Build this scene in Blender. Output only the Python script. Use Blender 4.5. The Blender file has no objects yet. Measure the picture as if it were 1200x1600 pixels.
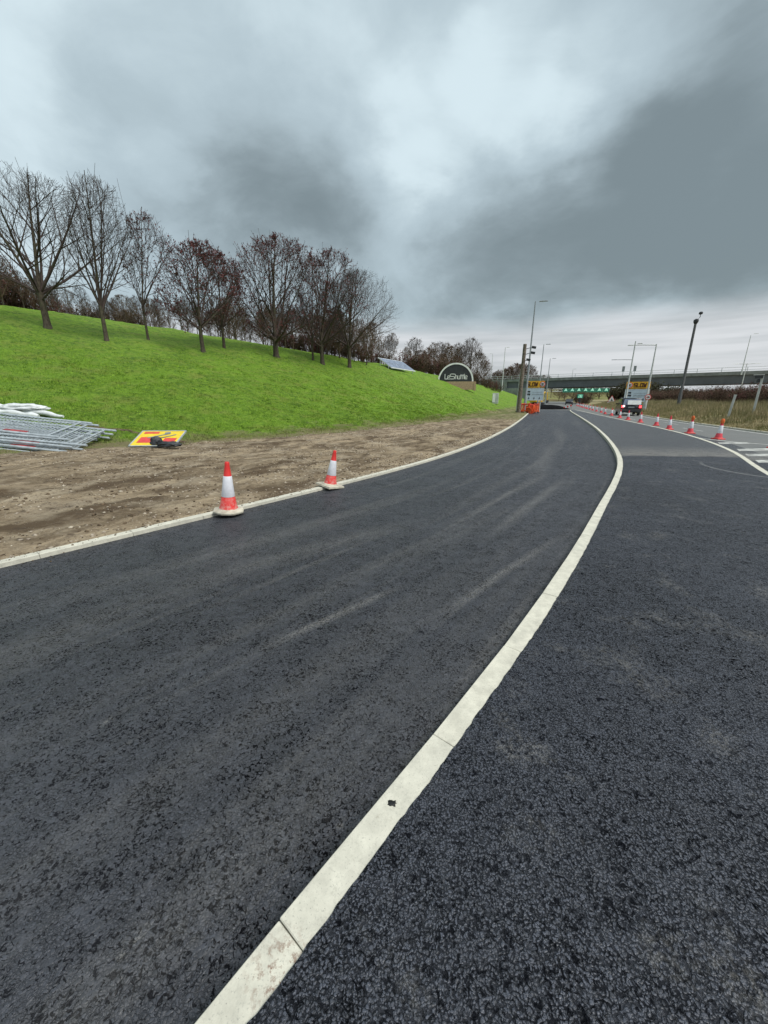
import bpy, bmesh, math, random
import numpy as np
from mathutils import Vector, Matrix, noise as mnoise

rad = math.radians
sc = bpy.context.scene
col = sc.collection
rnd = random.Random(7)
rng = np.random.default_rng(7)

# ------------------------------------------------------------------ camera, light, exposure
cam_d = bpy.data.cameras.new('camera'); cam = bpy.data.objects.new('camera', cam_d); col.objects.link(cam)
cam.location = (0, 0, 1.6); cam.rotation_euler = (rad(90 - 16.5), 0, 0)
cam_d.sensor_fit = 'HORIZONTAL'; cam_d.sensor_width = 36; cam_d.lens = 18.0
cam_d.clip_start = 0.05; cam_d.clip_end = 6000
sc.camera = cam
sc.view_settings.view_transform = 'Standard'; sc.view_settings.look = 'None'
sc.view_settings.gamma = 1.0; sc.view_settings.use_curve_mapping = False
sc.view_settings.exposure = 1.15
SUN_EL, SUN_AZ = rad(56), rad(125)          # azimuth clockwise from +Y
sun_d = bpy.data.lights.new('sun', 'SUN'); sun = bpy.data.objects.new('sun', sun_d); col.objects.link(sun)
sun_d.energy = 1.5; sun_d.angle = rad(28); sun_d.color = (1.0, 0.965, 0.91)
sv = Vector((math.sin(SUN_AZ) * math.cos(SUN_EL), math.cos(SUN_AZ) * math.cos(SUN_EL), math.sin(SUN_EL)))
sun.rotation_euler = sv.to_track_quat('Z', 'Y').to_euler()
sun.location = (10, -10, 40)

# ------------------------------------------------------------------ node helpers
class NT:
    def __init__(s, tree): s.t = tree; s.n = tree.nodes; s.l = tree.links
    def node(s, typ, **kw):
        n = s.n.new(typ)
        for k, v in kw.items(): setattr(n, k, v)
        return n
    def put(s, sock, v):
        if v is None: return
        if isinstance(v, bpy.types.NodeSocket): s.l.new(v, sock)
        else: sock.default_value = v
    def math(s, op, a, b=None, c=None, clamp=False):
        n = s.node('ShaderNodeMath', operation=op); n.use_clamp = clamp
        s.put(n.inputs[0], a); s.put(n.inputs[1], b); s.put(n.inputs[2], c); return n.outputs[0]
    def vm(s, op, a, b=None):
        n = s.node('ShaderNodeVectorMath', operation=op)
        s.put(n.inputs[0], a)
        if op == 'SCALE': s.put(n.inputs['Scale'], b)
        else: s.put(n.inputs[1], b)
        return n.outputs['Value'] if op in ('DOT_PRODUCT', 'LENGTH', 'DISTANCE') else n.outputs[0]
    def noise(s, vec, scale, detail=3, rough=.5, dist=0, out='Fac'):
        n = s.node('ShaderNodeTexNoise'); s.put(n.inputs['Vector'], vec)
        n.inputs['Scale'].default_value = scale; n.inputs['Detail'].default_value = detail
        n.inputs['Roughness'].default_value = rough; n.inputs['Distortion'].default_value = dist
        return n.outputs[out]
    def vor(s, vec, scale, feature='F1', out='Distance', rand=1):
        n = s.node('ShaderNodeTexVoronoi', feature=feature); s.put(n.inputs['Vector'], vec)
        n.inputs['Scale'].default_value = scale; n.inputs['Randomness'].default_value = rand
        return n.outputs[out]
    def mapr(s, v, a, b, c=0., d=1., smooth=False):
        n = s.node('ShaderNodeMapRange'); n.clamp = True
        if smooth: n.interpolation_type = 'SMOOTHSTEP'
        s.put(n.inputs[0], v)
        for i, q in enumerate((a, b, c, d)): s.put(n.inputs[i + 1], q)
        return n.outputs[0]
    def mix(s, f, a, b, mode='MIX'):
        n = s.node('ShaderNodeMix', data_type='RGBA', blend_type=mode)
        s.put(n.inputs[0], f)
        s.put(n.inputs[6], a if isinstance(a, bpy.types.NodeSocket) else (*a, 1)[:4])
        s.put(n.inputs[7], b if isinstance(b, bpy.types.NodeSocket) else (*b, 1)[:4])
        return n.outputs[2]
    def scalev(s, v, xyz):
        return s.vm('MULTIPLY', v, xyz)

def new_mat(name):
    m = bpy.data.materials.new(name); m.use_nodes = True
    t = NT(m.node_tree); b = t.n['Principled BSDF']
    return m, t, b
def bump(t, b, h, strength=.5, dist=.01):
    n = t.node('ShaderNodeBump'); n.inputs['Strength'].default_value = strength; n.inputs['Distance'].default_value = dist
    t.put(n.inputs['Height'], h); t.l.new(n.outputs[0], b.inputs['Normal'])
def plain(name, c, rough=.6, metal=0, var=.12, scale=6, bmp=0, bscale=40, spec=.5, c2=None, emit=0):
    m, t, b = new_mat(name)
    tc = t.node('ShaderNodeTexCoord').outputs['Object']
    nz = t.noise(tc, scale, 5, .6)
    c2 = c2 or tuple(x * (1 - var * 2.2) for x in c)
    c1 = tuple(min(1, x * (1 + var * .8)) for x in c)
    t.put(b.inputs['Base Color'], t.mix(t.mapr(nz, .35, .68), c2, c1))
    b.inputs['Roughness'].default_value = rough; b.inputs['Metallic'].default_value = metal
    b.inputs['Specular IOR Level'].default_value = spec
    if emit:
        b.inputs['Emission Color'].default_value = (*c, 1); b.inputs['Emission Strength'].default_value = emit
    if bmp: bump(t, b, t.noise(tc, bscale, 4, .6), bmp, .01)
    return m

# ------------------------------------------------------------------ world
w = bpy.data.worlds.new('World'); sc.world = w; w.use_nodes = True
t = NT(w.node_tree); bg = t.n['Background']
bg.inputs['Strength'].default_value = 0.1
sky = t.node('ShaderNodeTexSky', sky_type='NISHITA'); sky.sun_disc = False
sky.sun_elevation = SUN_EL; sky.sun_rotation = SUN_AZ; sky.air_density = 1.2; sky.dust_density = 3
D = t.node('ShaderNodeTexCoord').outputs['Generated']
Dn = t.vm('NORMALIZE', D)
sp = t.node('ShaderNodeSeparateXYZ'); t.l.new(Dn, sp.inputs[0])
zz = t.math('MAXIMUM', sp.outputs[2], 0.0)
inv = t.math('DIVIDE', 1.0, t.math('ADD', zz, .30))
Q = t.vm('SCALE', Dn, inv)
cb = t.node('ShaderNodeCombineXYZ'); spq = t.node('ShaderNodeSeparateXYZ'); t.l.new(Q, spq.inputs[0])
t.l.new(spq.outputs[0], cb.inputs[0]); t.l.new(spq.outputs[1], cb.inputs[1])
Q2 = t.vm('ADD', cb.outputs[0], (3.7, 1.9, 0))
warp = t.noise(Q2, .9, 3, .5, 0, 'Color')
Qw = t.vm('ADD', Q2, t.vm('SCALE', t.vm('SUBTRACT', warp, (.5, .5, .5)), .9))
n1 = t.noise(Qw, .8, 6, .52)
n2 = t.noise(Qw, 2.9, 7, .58)
val = t.math('ADD', t.math('MULTIPLY', t.math('SUBTRACT', n1, .5), 1.1), t.math('MULTIPLY', t.math('SUBTRACT', n2, .5), .95))
# cloud masses: azimuth (deg, clockwise from the road's heading north), elevation, size, brightness
BLOBS = [(-21.5, 24.9, 7.0, -0.3), (-10.1, 25.1, 5.8, -0.361), (-4.8, 21.5, 4.4, -0.22), (-15.1, 19.7, 5.9, -0.16), (5.0, 15.1, 5.9, -0.31), (14.8, 14.7, 6.1, -0.361), (23.4, 16.5, 6.7, -0.43), (33.0, 15.1, 6.4, -0.396), (37.9, 21.1, 5.6, -0.327), (31.9, 28.4, 4.1, -0.3), (26.7, 21.1, 4.5, -0.22), (41.3, 12.0, 5.4, -0.3), (39.8, 27.1, 4.2, -0.2), (13.9, 31.3, 3.4, 0.4), (7.6, 29.7, 4.0, 0.3), (1.6, 27.0, 3.5, 0.24), (6.4, 23.2, 2.8, 0.22), (3.3, 19.1, 2.5, 0.12), (23.4, 29.1, 2.9, 0.272), (18.7, 26.3, 2.6, 0.24), (-26.4, 22.6, 2.0, 0.22), (-36.6, 22.7, 4.1, 0.272), (-31.6, 29.6, 6.0, 0.16), (-13.0, 33.0, 5.0, 0.16), (0.0, 34.5, 4.1, 0.14), (-39.5, 16.0, 3.7, 0.2), (2.9, 35.2, 2.8, -0.08), (-29.8, 26.1, 2.2, -0.06), (-30, 47, 16, 0.14), (-45, 38, 12, 0.12)]
Dw = t.vm('NORMALIZE', t.vm('ADD', Dn, t.vm('SCALE', t.vm('SUBTRACT', t.noise(Q2, 1.5, 6, .6, 0, 'Color'), (.5, .5, .5)), .26)))
for az, el, s, a in BLOBS:
    d = (math.sin(rad(az)) * math.cos(rad(el)), math.cos(rad(az)) * math.cos(rad(el)), math.sin(rad(el)))
    dp = t.vm('DOT_PRODUCT', Dw, d)
    g = t.mapr(dp, math.cos(rad(s * 2.0)), 1.0, 0, a, smooth=True)
    val = t.math('ADD', val, g)
ELn = t.math('ADD', sp.outputs[2], t.math('MULTIPLY', t.math('SUBTRACT', t.noise(Q2, 1.3, 4, .5), .5), .05))
cl = t.mix(t.mapr(val, -.95, .05, smooth=True), (.92, 1.16, 1.25), (2.12, 2.60, 2.84))
cl = t.mix(t.mapr(val, -.10, .62, smooth=True), cl, (3.15, 3.74, 3.98))
hz = t.mapr(ELn, .135, .19, 1, 0, smooth=True)
hb = t.mix(t.mapr(t.noise(t.scalev(Dn, (2, 2, 26)), 1.5, 4, .55), .35, .65), (2.35, 2.48, 2.58), (3.3, 3.38, 3.5))
cl = t.mix(t.math('MULTIPLY', hz, .93), cl, hb)
cl = t.mix(t.mapr(sp.outputs[2], 0.0, -.05), cl, (.9, .95, .95))
out = t.mix(.04, cl, sky.outputs[0])
t.l.new(out, bg.inputs['Color'])

# ------------------------------------------------------------------ object helpers
def tag(o, label=None, cat=None, group=None, kind=None):
    if label: o['label'] = label
    if cat: o['category'] = cat
    if group: o['group'] = group
    if kind: o['kind'] = kind
    return o
def empty(name, loc=(0, 0, 0), rz=0):
    o = bpy.data.objects.new(name, None); col.objects.link(o); o.location = loc; o.rotation_euler = (0, 0, rz)
    o.empty_display_size = .2
    return o
def link(name, me, mats, parent=None, smooth=False):
    if not isinstance(mats, (list, tuple)): mats = [mats]
    for m in mats: me.materials.append(m)
    if smooth: me.polygons.foreach_set('use_smooth', [True] * len(me.polygons))
    o = bpy.data.objects.new(name, me); col.objects.link(o)
    if parent: o.parent = parent
    return o
def np_mesh(name, V, F, mats, parent=None, smooth=False, uv=None):
    me = bpy.data.meshes.new(name)
    V = np.ascontiguousarray(V, dtype=np.float32); F = np.ascontiguousarray(F, dtype=np.int32)
    k = F.shape[1]
    me.vertices.add(len(V)); me.vertices.foreach_set('co', V.ravel())
    me.loops.add(F.size); me.loops.foreach_set('vertex_index', F.ravel())
    me.polygons.add(len(F)); me.polygons.foreach_set('loop_start', np.arange(0, F.size, k, dtype=np.int32))
    try: me.polygons.foreach_set('loop_total', np.full(len(F), k, dtype=np.int32))
    except Exception: pass
    me.update(calc_edges=True)
    if uv is not None:
        l = me.uv_layers.new(name='UVMap'); l.data.foreach_set('uv', np.asarray(uv, np.float32)[F.ravel()].ravel())
    return link(name, me, mats, parent, smooth)
class MB:
    def __init__(s): s.v = []; s.f = []; s.m = []
    def add(s, vs, fs, mi=0):
        o = len(s.v); s.v += [tuple(q) for q in vs]; s.f += [tuple(i + o for i in f) for f in fs]; s.m += [mi] * len(fs); return s
    def box(s, c, d, rz=0, rx=0, ry=0, mi=0, taper=1):
        R = Matrix.Rotation(rz, 3, 'Z') @ Matrix.Rotation(ry, 3, 'Y') @ Matrix.Rotation(rx, 3, 'X'); c = Vector(c); vs = []
        for z in (-1, 1):
            k = taper if z > 0 else 1
            for x, y in ((-1, -1), (1, -1), (1, 1), (-1, 1)): vs.append(c + R @ Vector((x * d[0] / 2 * k, y * d[1] / 2 * k, z * d[2] / 2)))
        return s.add(vs, [(3, 2, 1, 0), (4, 5, 6, 7), (0, 1, 5, 4), (1, 2, 6, 5), (2, 3, 7, 6), (3, 0, 4, 7)], mi)
    def tube(s, pts, r, n=8, mi=0, caps=True):
        pts = [Vector(q) for q in pts]; rs = r if isinstance(r, (list, tuple)) else [r] * len(pts); vs = []; fs = []
        for i, q in enumerate(pts):
            d = (pts[min(i + 1, len(pts) - 1)] - pts[max(i - 1, 0)]).normalized()
            u = d.cross(Vector((0, 0, 1)) if abs(d.z) < .95 else Vector((1, 0, 0))).normalized(); v = d.cross(u)
            for k in range(n):
                a = 2 * math.pi * k / n; vs.append(q + (u * math.cos(a) + v * math.sin(a)) * rs[i])
        for i in range(len(pts) - 1):
            for k in range(n): fs.append((i * n + k, i * n + (k + 1) % n, (i + 1) * n + (k + 1) % n, (i + 1) * n + k))
        if caps: fs.append(tuple(range(n - 1, -1, -1))); fs.append(tuple(range(len(vs) - n, len(vs))))
        return s.add(vs, fs, mi)
    def lathe(s, prof, n=20, c=(0, 0, 0), mi=0, square=0):
        vs = []; fs = []
        for r, z in prof:
            for k in range(n):
                a = 2 * math.pi * k / n + math.pi / n
                vs.append((c[0] + r * math.cos(a), c[1] + r * math.sin(a), c[2] + z))
        for i in range(len(prof) - 1):
            for k in range(n): fs.append((i * n + k, i * n + (k + 1) % n, (i + 1) * n + (k + 1) % n, (i + 1) * n + k))
        fs.append(tuple(range(n - 1, -1, -1))); fs.append(tuple(range(len(vs) - n, len(vs))))
        return s.add(vs, fs, mi)
    def prism(s, poly, y0, y1, mi=0):       # polygon in x,z extruded along y
        n = len(poly); vs = [(x, y0, z) for x, z in poly] + [(x, y1, z) for x, z in poly]
        fs = [tuple(range(n)), tuple(range(2 * n - 1, n - 1, -1))] + [(i, i + n, (i + 1) % n + n, (i + 1) % n) for i in range(n)]
        return s.add(vs, fs, mi)
    def build(s, name, mats, parent=None, smooth=False, bevel=0):
        me = bpy.data.meshes.new(name); me.from_pydata(s.v, [], s.f)
        bm = bmesh.new(); bm.from_mesh(me); bmesh.ops.recalc_face_normals(bm, faces=bm.faces)
        for i, f in enumerate(bm.faces): f.material_index = s.m[i] if i < len(s.m) else 0
        if bevel: bmesh.ops.bevel(bm, geom=list(bm.edges), offset=bevel, segments=1, affect='EDGES')
        bm.to_mesh(me); bm.free()
        o = link(name, me, mats, parent, smooth)
        if smooth:
            try: me.set_sharp_from_angle(angle=rad(40))
            except Exception: pass
        return o
def copy_tree(o, parent=None):
    c = o.copy(); col.objects.link(c); c.parent = parent
    for ch in list(o.children): copy_tree(ch, c)
    return c

# ------------------------------------------------------------------ curves of the place
def cr(P, step=.5):
    P = np.asarray(P, float); P = np.vstack([2 * P[0] - P[1], P, 2 * P[-1] - P[-2]]); o = []
    for i in range(1, len(P) - 2):
        n = max(1, int(np.linalg.norm(P[i + 1] - P[i]) / step))
        d = [max(np.linalg.norm(P[k + 1] - P[k]), 1e-6) ** .5 for k in (i - 1, i, i + 1)]
        t0, t1 = 0, d[0]; t2 = t1 + d[1]; t3 = t2 + d[2]
        for k in range(n):
            q = t1 + (t2 - t1) * k / n
            A1 = (t1 - q) / (t1 - t0) * P[i - 1] + (q - t0) / (t1 - t0) * P[i]; A2 = (t2 - q) / (t2 - t1) * P[i] + (q - t1) / (t2 - t1) * P[i + 1]; A3 = (t3 - q) / (t3 - t2) * P[i + 1] + (q - t2) / (t3 - t2) * P[i + 2]
            B1 = (t2 - q) / (t2 - t0) * A1 + (q - t0) / (t2 - t0) * A2; B2 = (t3 - q) / (t3 - t1) * A2 + (q - t1) / (t3 - t1) * A3
            o.append((t2 - q) / (t2 - t1) * B1 + (q - t1) / (t2 - t1) * B2)
    o.append(P[-2]); return np.array(o)
def resample(C, step):
    s = np.r_[0, np.cumsum(np.linalg.norm(np.diff(C, axis=0), axis=1))]
    st = np.arange(0, s[-1], step) if np.isscalar(step) else step
    return np.stack([np.interp(st, s, C[:, 0]), np.interp(st, s, C[:, 1])], 1), st
def arclen(C): return float(np.linalg.norm(np.diff(C, axis=0), axis=1).sum())
def along(C, x, y):     # arc position of the nearest point
    s = np.r_[0, np.cumsum(np.linalg.norm(np.diff(C, axis=0), axis=1))]
    return float(s[np.argmin((C[:, 0] - x) ** 2 + (C[:, 1] - y) ** 2)])
def smooth_curve(C, win, step=.1):
    P, _ = resample(C, step); k = int(win / step / 2); Q = np.vstack([2 * P[0] - P[k:0:-1], P, 2 * P[-1] - P[-2:-k - 2:-1]])
    w_ = np.hanning(2 * k + 3)[1:-1]; w_ /= w_.sum(); return np.stack([np.convolve(Q[:, i], w_, 'valid') for i in (0, 1)], 1)
KL = cr([(-13.2, -6.9), (-8.6, -1.85), (-5.6, 1.68), (-3.98, 3.69), (-3.22, 4.64), (-2.1, 6.09), (-0.54, 7.96), (0.83, 9.93), (2.54, 12.77), (6.41, 20.9), (10.9, 31.5), (19.9, 53.77), (28, 73.5), (110, 280)], .25)
KC = cr([(-3.6, -3.6), (-1.3, -.5), (-0.44, 0.59), (-0.18, 0.91), (0.31, 1.49), (1.01, 2.38), (1.52, 3.07), (2.34, 4.21), (3.32, 5.64), (4.46, 7.28), (5.72, 9.22), (6.77, 11.04), (8.42, 14.3), (11.6, 21.2), (16.2, 32.0), (24.4, 51.8), (27.4, 58.5)], .1)
KC = smooth_curve(KC, 3.0)
KL = smooth_curve(KL, 12., .25)
KR = cr([(1.0, -5), (5.6, 3.4), (8.5, 8.4), (11.16, 12.46), (13.9, 17.93), (16.6, 25.3), (20.92, 38.0), (25.6, 51.5), (28.0, 58.5)], .25)
KV = cr([(11, -10), (15.6, 6), (17.5, 13), (19.2, 19.55), (21.1, 25.95), (22.96, 31.6), (26.4, 40.5), (37.0, 66), (57, 114), (128, 285)], .5)
SL = resample(KL, .8)[0]; SV = resample(KV, 2.)[0]
def sd(x, y, S=SL):
    x = np.atleast_1d(np.asarray(x, float)); y = np.atleast_1d(np.asarray(y, float))
    best = np.full(x.shape, 1e9); sg = np.zeros(x.shape); al = np.zeros(x.shape); acc = 0.
    for a, b in zip(S[:-1], S[1:]):
        d = b - a; l = math.hypot(*d); rx, ry = x - a[0], y - a[1]
        q = np.clip((rx * d[0] + ry * d[1]) / l / l, 0, 1)
        e = np.hypot(rx - q * d[0], ry - q * d[1]); m = e < best
        best = np.where(m, e, best); sg = np.where(m, np.sign(d[0] * ry - d[1] * rx), sg); al = np.where(m, acc + q * l, al); acc += l
    return best * sg, al
A0 = float(sd(-2.1, 6.09)[1][0])
KA = [-12, 0, 8, 16, 26, 36, 46, 60, 75, 95, 120]
S0 = [14, 9.6, 7.4, 5.6, 4.7, 3.6, 1.8, 1.2, 1.0, 1.0, 1.0]
KM = [.30, .30, .29, .30, .34, .38, .41, .44, .46, .44, .42]
HC = [11, 9.6, 9.3, 8.8, 8.0, 7.2, 6.3, 5.7, 5.6, 5.7, 5.8]
def hill(s, al):
    a = al - A0
    s0, m, hc = (sum(np.interp(a + q, KA, K) * w_ for q, w_ in ((-6, .1), (-4, .15), (-2, .16), (0, .18), (2, .16), (4, .15), (6, .1))) for K in (S0, KM, HC))
    base = .1 * np.clip(s / s0, 0, 1); q = np.maximum(s - s0, 0)
    r = m * q - m * 1.2 * (1 - np.exp(-q / 1.2)); ww = .9
    sm = -ww * np.log(np.exp(-r / ww) + np.exp(-hc / ww)) + ww * np.log(1 + np.exp(-hc / ww))
    return base + np.maximum(sm, 0)
def zl(x, y):
    s, a = sd(x, y); return hill(np.maximum(s, 0), a)
def verge(s):            # s = metres to the right of the far kerb
    return -.04 + .45 * np.clip(s / 3.5, 0, 1) ** 1.3 + .35 * np.clip((s - 3) / 9, 0, 1)
def zr(x, y):
    return verge(np.maximum(-sd(x, y, SV)[0], 0))
def normals(C, smooth=0):
    d = np.gradient(C, axis=0); d /= np.linalg.norm(d, axis=1)[:, None]
    k = 5
    n = np.stack([-d[:, 1], d[:, 0]], 1)
    if smooth:
        st_ = np.r_[0, np.cumsum(np.linalg.norm(np.diff(C, axis=0), axis=1))]; cs = np.vstack([[0, 0], np.cumsum(n, 0)])
        lo_ = np.searchsorted(st_, st_ - smooth); hi_ = np.searchsorted(st_, st_ + smooth, side='right')
        n = (cs[hi_] - cs[lo_]) / (hi_ - lo_)[:, None]; n /= np.linalg.norm(n, axis=1)[:, None]
    return n
def grid_faces(nr, nc):
    i = np.arange(nr * nc).reshape(nr, nc)
    return np.stack([i[:-1, :-1].ravel(), i[1:, :-1].ravel(), i[1:, 1:].ravel(), i[:-1, 1:].ravel()], 1)
def fbm(x, y, seed=0, octs=4, scale=1., gain=.5):      # vectorised value noise
    r = np.random.default_rng(seed); T = r.random((256, 256)); o = np.zeros(np.shape(x)); a = 1.; tot = 0
    for k in range(octs):
        u = np.asarray(x) * scale + 31.7 * k; v = np.asarray(y) * scale + 17.3 * k
        iu = np.floor(u).astype(int); iv = np.floor(v).astype(int); fu = u - iu; fv = v - iv
        fu = fu * fu * (3 - 2 * fu); fv = fv * fv * (3 - 2 * fv)
        g = lambda p, q: T[p % 256, q % 256]
        o += a * ((g(iu, iv) * (1 - fu) + g(iu + 1, iv) * fu) * (1 - fv) + (g(iu, iv + 1) * (1 - fu) + g(iu + 1, iv + 1) * fu) * fv)
        tot += a; a *= gain; scale *= 2.03
    return o / tot

# ------------------------------------------------------------------ materials
def asphalt(name, base, streak=True, tone=1.):
    m, t, b = new_mat(name)
    pos = t.node('ShaderNodeNewGeometry').outputs['Position']
    uv = t.node('ShaderNodeTexCoord').outputs['UV']
    jit = t.vm('ADD', pos, t.vm('SCALE', t.vm('SUBTRACT', t.noise(pos, 55, 3, .6, 0, 'Color'), (.5, .5, .5)), .022))
    SC = 78 if streak else 112
    vd = t.vor(jit, SC); vc = t.vor(jit, SC, out='Color'); ve = t.vor(jit, SC, 'DISTANCE_TO_EDGE')
    vd2 = t.vor(jit, 170)
    sep = t.node('ShaderNodeSeparateColor'); t.l.new(vc, sep.inputs[0])
    big = t.noise(pos, .55, 5, .6); med = t.noise(pos, 16, 5, .7, .4)
    lo_, hi_ = (.68, 1.6) if streak else (.5, 1.9)
    c = t.mix(t.mapr(sep.outputs[0], 0, 1), tuple(x * lo_ for x in base), tuple(x * hi_ for x in base))
    c = t.mix(t.mapr(t.noise(pos, 4.5, 4, .6), .35, .65, 0, .35), c, tuple(x * .6 for x in base))
    clump = t.mapr(t.noise(pos, 6.5, 3, .6), .36, .62, -.055, .025)
    painted_glint = t.math('MULTIPLY', t.mapr(t.vor(jit, 120), .16, .27, 1, 0), t.mapr(t.noise(pos, 3.2, 7, .85), .53, .66))
    c = t.mix(t.math('MULTIPLY', painted_glint, .75), c, (.30, .305, .315))  # small specular highlights painted into the base colour as pale flecks
    crev = t.math('MULTIPLY', t.mapr(ve, .02, .18, 1, 0), t.mapr(med, .38, .58, .0, .4)) if streak else t.math('MULTIPLY', t.mapr(vd, .42, .72, 0, 1, smooth=True), t.mapr(med, .30, .55, .35, 1))
    c = t.mix(t.math('MULTIPLY', crev, .93), c, tuple(x * .10 for x in base))
    hn = t.math('SUBTRACT', t.noise(pos, 68 if streak else 44, 4, .62, .9), clump)
    hole = t.mapr(hn, .395, .455, 1, 0) if streak else t.mapr(hn, .38, .45, 1, 0)
    c = t.mix(t.math('MULTIPLY', hole, .95), c, tuple(x * .07 for x in base))  # pits, like the crevices above, blackened in colour to stand for their shade
    c = t.mix(t.mapr(big, .38, .66, 0, .32), c, tuple(x * 1.7 + .006 for x in base))
    if streak:
        st = t.noise(t.scalev(uv, (5.5, .16, 1)), 1.0, 5, .62, .4)
        st2 = t.noise(t.scalev(uv, (1.6, .10, 1)), 1.0, 4, .55, .3)
        fine = t.mapr(t.noise(pos, 34, 4, .7), .35, .68, .25, 1)
        dust = t.math('MULTIPLY', t.math('ADD', t.math('MULTIPLY', t.mapr(st, .57, .76), .42), t.math('MULTIPLY', t.mapr(st2, .52, .70), .34)), fine)
        c = t.mix(dust, c, (.21, .20, .185))
        spots = t.math('MULTIPLY', t.mapr(t.noise(t.scalev(uv, (3.2, 1.0, 1)), 1.7, 5, .7), .655, .76), t.mapr(t.noise(pos, 45, 3, .7), .48, .6))
        c = t.mix(t.math('MULTIPLY', spots, .8), c, (.34, .33, .31))
        # tyre-dusted lines running straight over the lane, seen as paler scuffs
        for (ax, ay, bx, by, wd, amp) in ((1.1, 4.3, 4.2, 8.6, .045, .30), (0.25, 2.55, 2.35, 4.75, .025, .32), (.6, 4.7, 4.0, 9.1, .04, .2), (-2.0, 3.2, 0.6, 5.4, .08, .16), (2.9, 7.4, 7.0, 16, .10, .2), (-.9, 2.3, .2, 3.3, .02, .35)):
            L = math.hypot(bx - ax, by - ay); nx, ny = -(by - ay) / L, (bx - ax) / L
            dd = t.math('ABSOLUTE', t.math('ADD', t.math('SUBTRACT', t.vm('DOT_PRODUCT', pos, (nx, ny, 0)), nx * ax + ny * ay), t.math('MULTIPLY', t.math('SUBTRACT', t.noise(pos, 1.4, 2), .5), .07)))
            tt = t.math('SUBTRACT', t.vm('DOT_PRODUCT', pos, ((bx - ax) / L, (by - ay) / L, 0)), ((bx - ax) * ax + (by - ay) * ay) / L)
            e = t.math('MULTIPLY', t.mapr(tt, 0, L * .3, 0, 1), t.mapr(tt, L * .7, L, 1, 0))
            k = t.math('MULTIPLY', t.math('MULTIPLY', t.mapr(dd, 0, wd * 3.2, 1, 0), e), t.mapr(t.noise(pos, 62, 4, .8), .44, .57, 0, amp * 1.5))
            c = t.mix(k, c, (.33, .315, .29))
    else:
        # dusty band and pale scratched arc on the splitter island
        sx = t.node('ShaderNodeSeparateXYZ'); t.l.new(pos, sx.inputs[0])
        yy = t.math('ADD', sx.outputs[1], t.math('MULTIPLY', t.math('SUBTRACT', t.noise(pos, .8, 3), .5), .5))
        yy = t.math('ADD', yy, t.math('MULTIPLY', sx.outputs[0], .12))
        c = t.mix(t.mapr(yy, 11.9, 12.9, 0, .6), c, (.105, .110, .115))
        band = t.math('MULTIPLY', t.mapr(yy, 11.85, 12.15), t.mapr(yy, 12.4, 14.6, 1, .0))
        c = t.mix(t.math('MULTIPLY', band, t.mapr(t.noise(t.scalev(pos, (1, 4, 1)), 2.2, 5, .7), .33, .62, .1, .75)), c, (.30, .28, .25))
        dist = t.vm('DISTANCE', pos, (9.6, 8.85, 0.0))
        ring = t.mapr(t.math('ABSOLUTE', t.math('SUBTRACT', dist, 1.75)), .012, .05, 1, 0)
        side = t.mapr(t.vm('DOT_PRODUCT', pos, (-1, -.25, 0)), -11.0, -10.1)
        c = t.mix(t.math('MULTIPLY', t.math('MULTIPLY', ring, side), t.mapr(t.noise(pos, 14, 3), .3, .6, .25, .75)), c, (.34, .34, .33))
        dp = t.math('MULTIPLY', t.mapr(t.noise(pos, 2.2, 5, .62), .55, .72), t.mapr(t.noise(pos, 40, 3, .7), .42, .62))
        c = t.mix(t.math('MULTIPLY', dp, .55), c, (.25, .24, .22))
    t.l.new(c, b.inputs['Base Color'])
    h = t.math('SUBTRACT', t.math('MULTIPLY', t.math('SUBTRACT', 1.0, vd), .6), t.math('MULTIPLY', t.math('ADD', crev, hole), .9))
    h = t.math('ADD', h, t.math('MULTIPLY', sep.outputs[2], .5))
    bump(t, b, h, .9, .006)
    t.put(b.inputs['Specular IOR Level'], t.mapr(t.math('MAXIMUM', hole, t.math('MULTIPLY', crev, .9)), 0, 1, .55, .0))  # sheen removed in pits and crevices, as painted occlusion
    t.put(b.inputs['Roughness'], t.mapr(t.noise(pos, 25, 3, .6), .3, .7, .38, .62))
    return m
M_lane = asphalt('new_asphalt', (.034, .036, .044))
M_isl = asphalt('island_asphalt', (.036, .040, .052), streak=False)
def old_road(name):
    m, t, b = new_mat(name); pos = t.node('ShaderNodeNewGeometry').outputs['Position']
    uv = t.node('ShaderNodeTexCoord').outputs['UV']
    c = t.mix(t.noise(pos, 30, 4, .7), (.085, .088, .088), (.185, .185, .175))
    c = t.mix(t.mapr(t.noise(t.scalev(uv, (1.2, .05, 1)), 1, 4), .45, .62, 0, .5), c, (.14, .145, .142))
    c = t.mix(t.mapr(t.noise(pos, .5, 5, .6), .45, .7, 0, .45), c, (.17, .165, .155))
    t.l.new(c, b.inputs['Base Color']); b.inputs['Roughness'].default_value = .75
    bump(t, b, t.noise(pos, 60, 3), .5, .01); return m
M_road = old_road('worn_asphalt')
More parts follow.
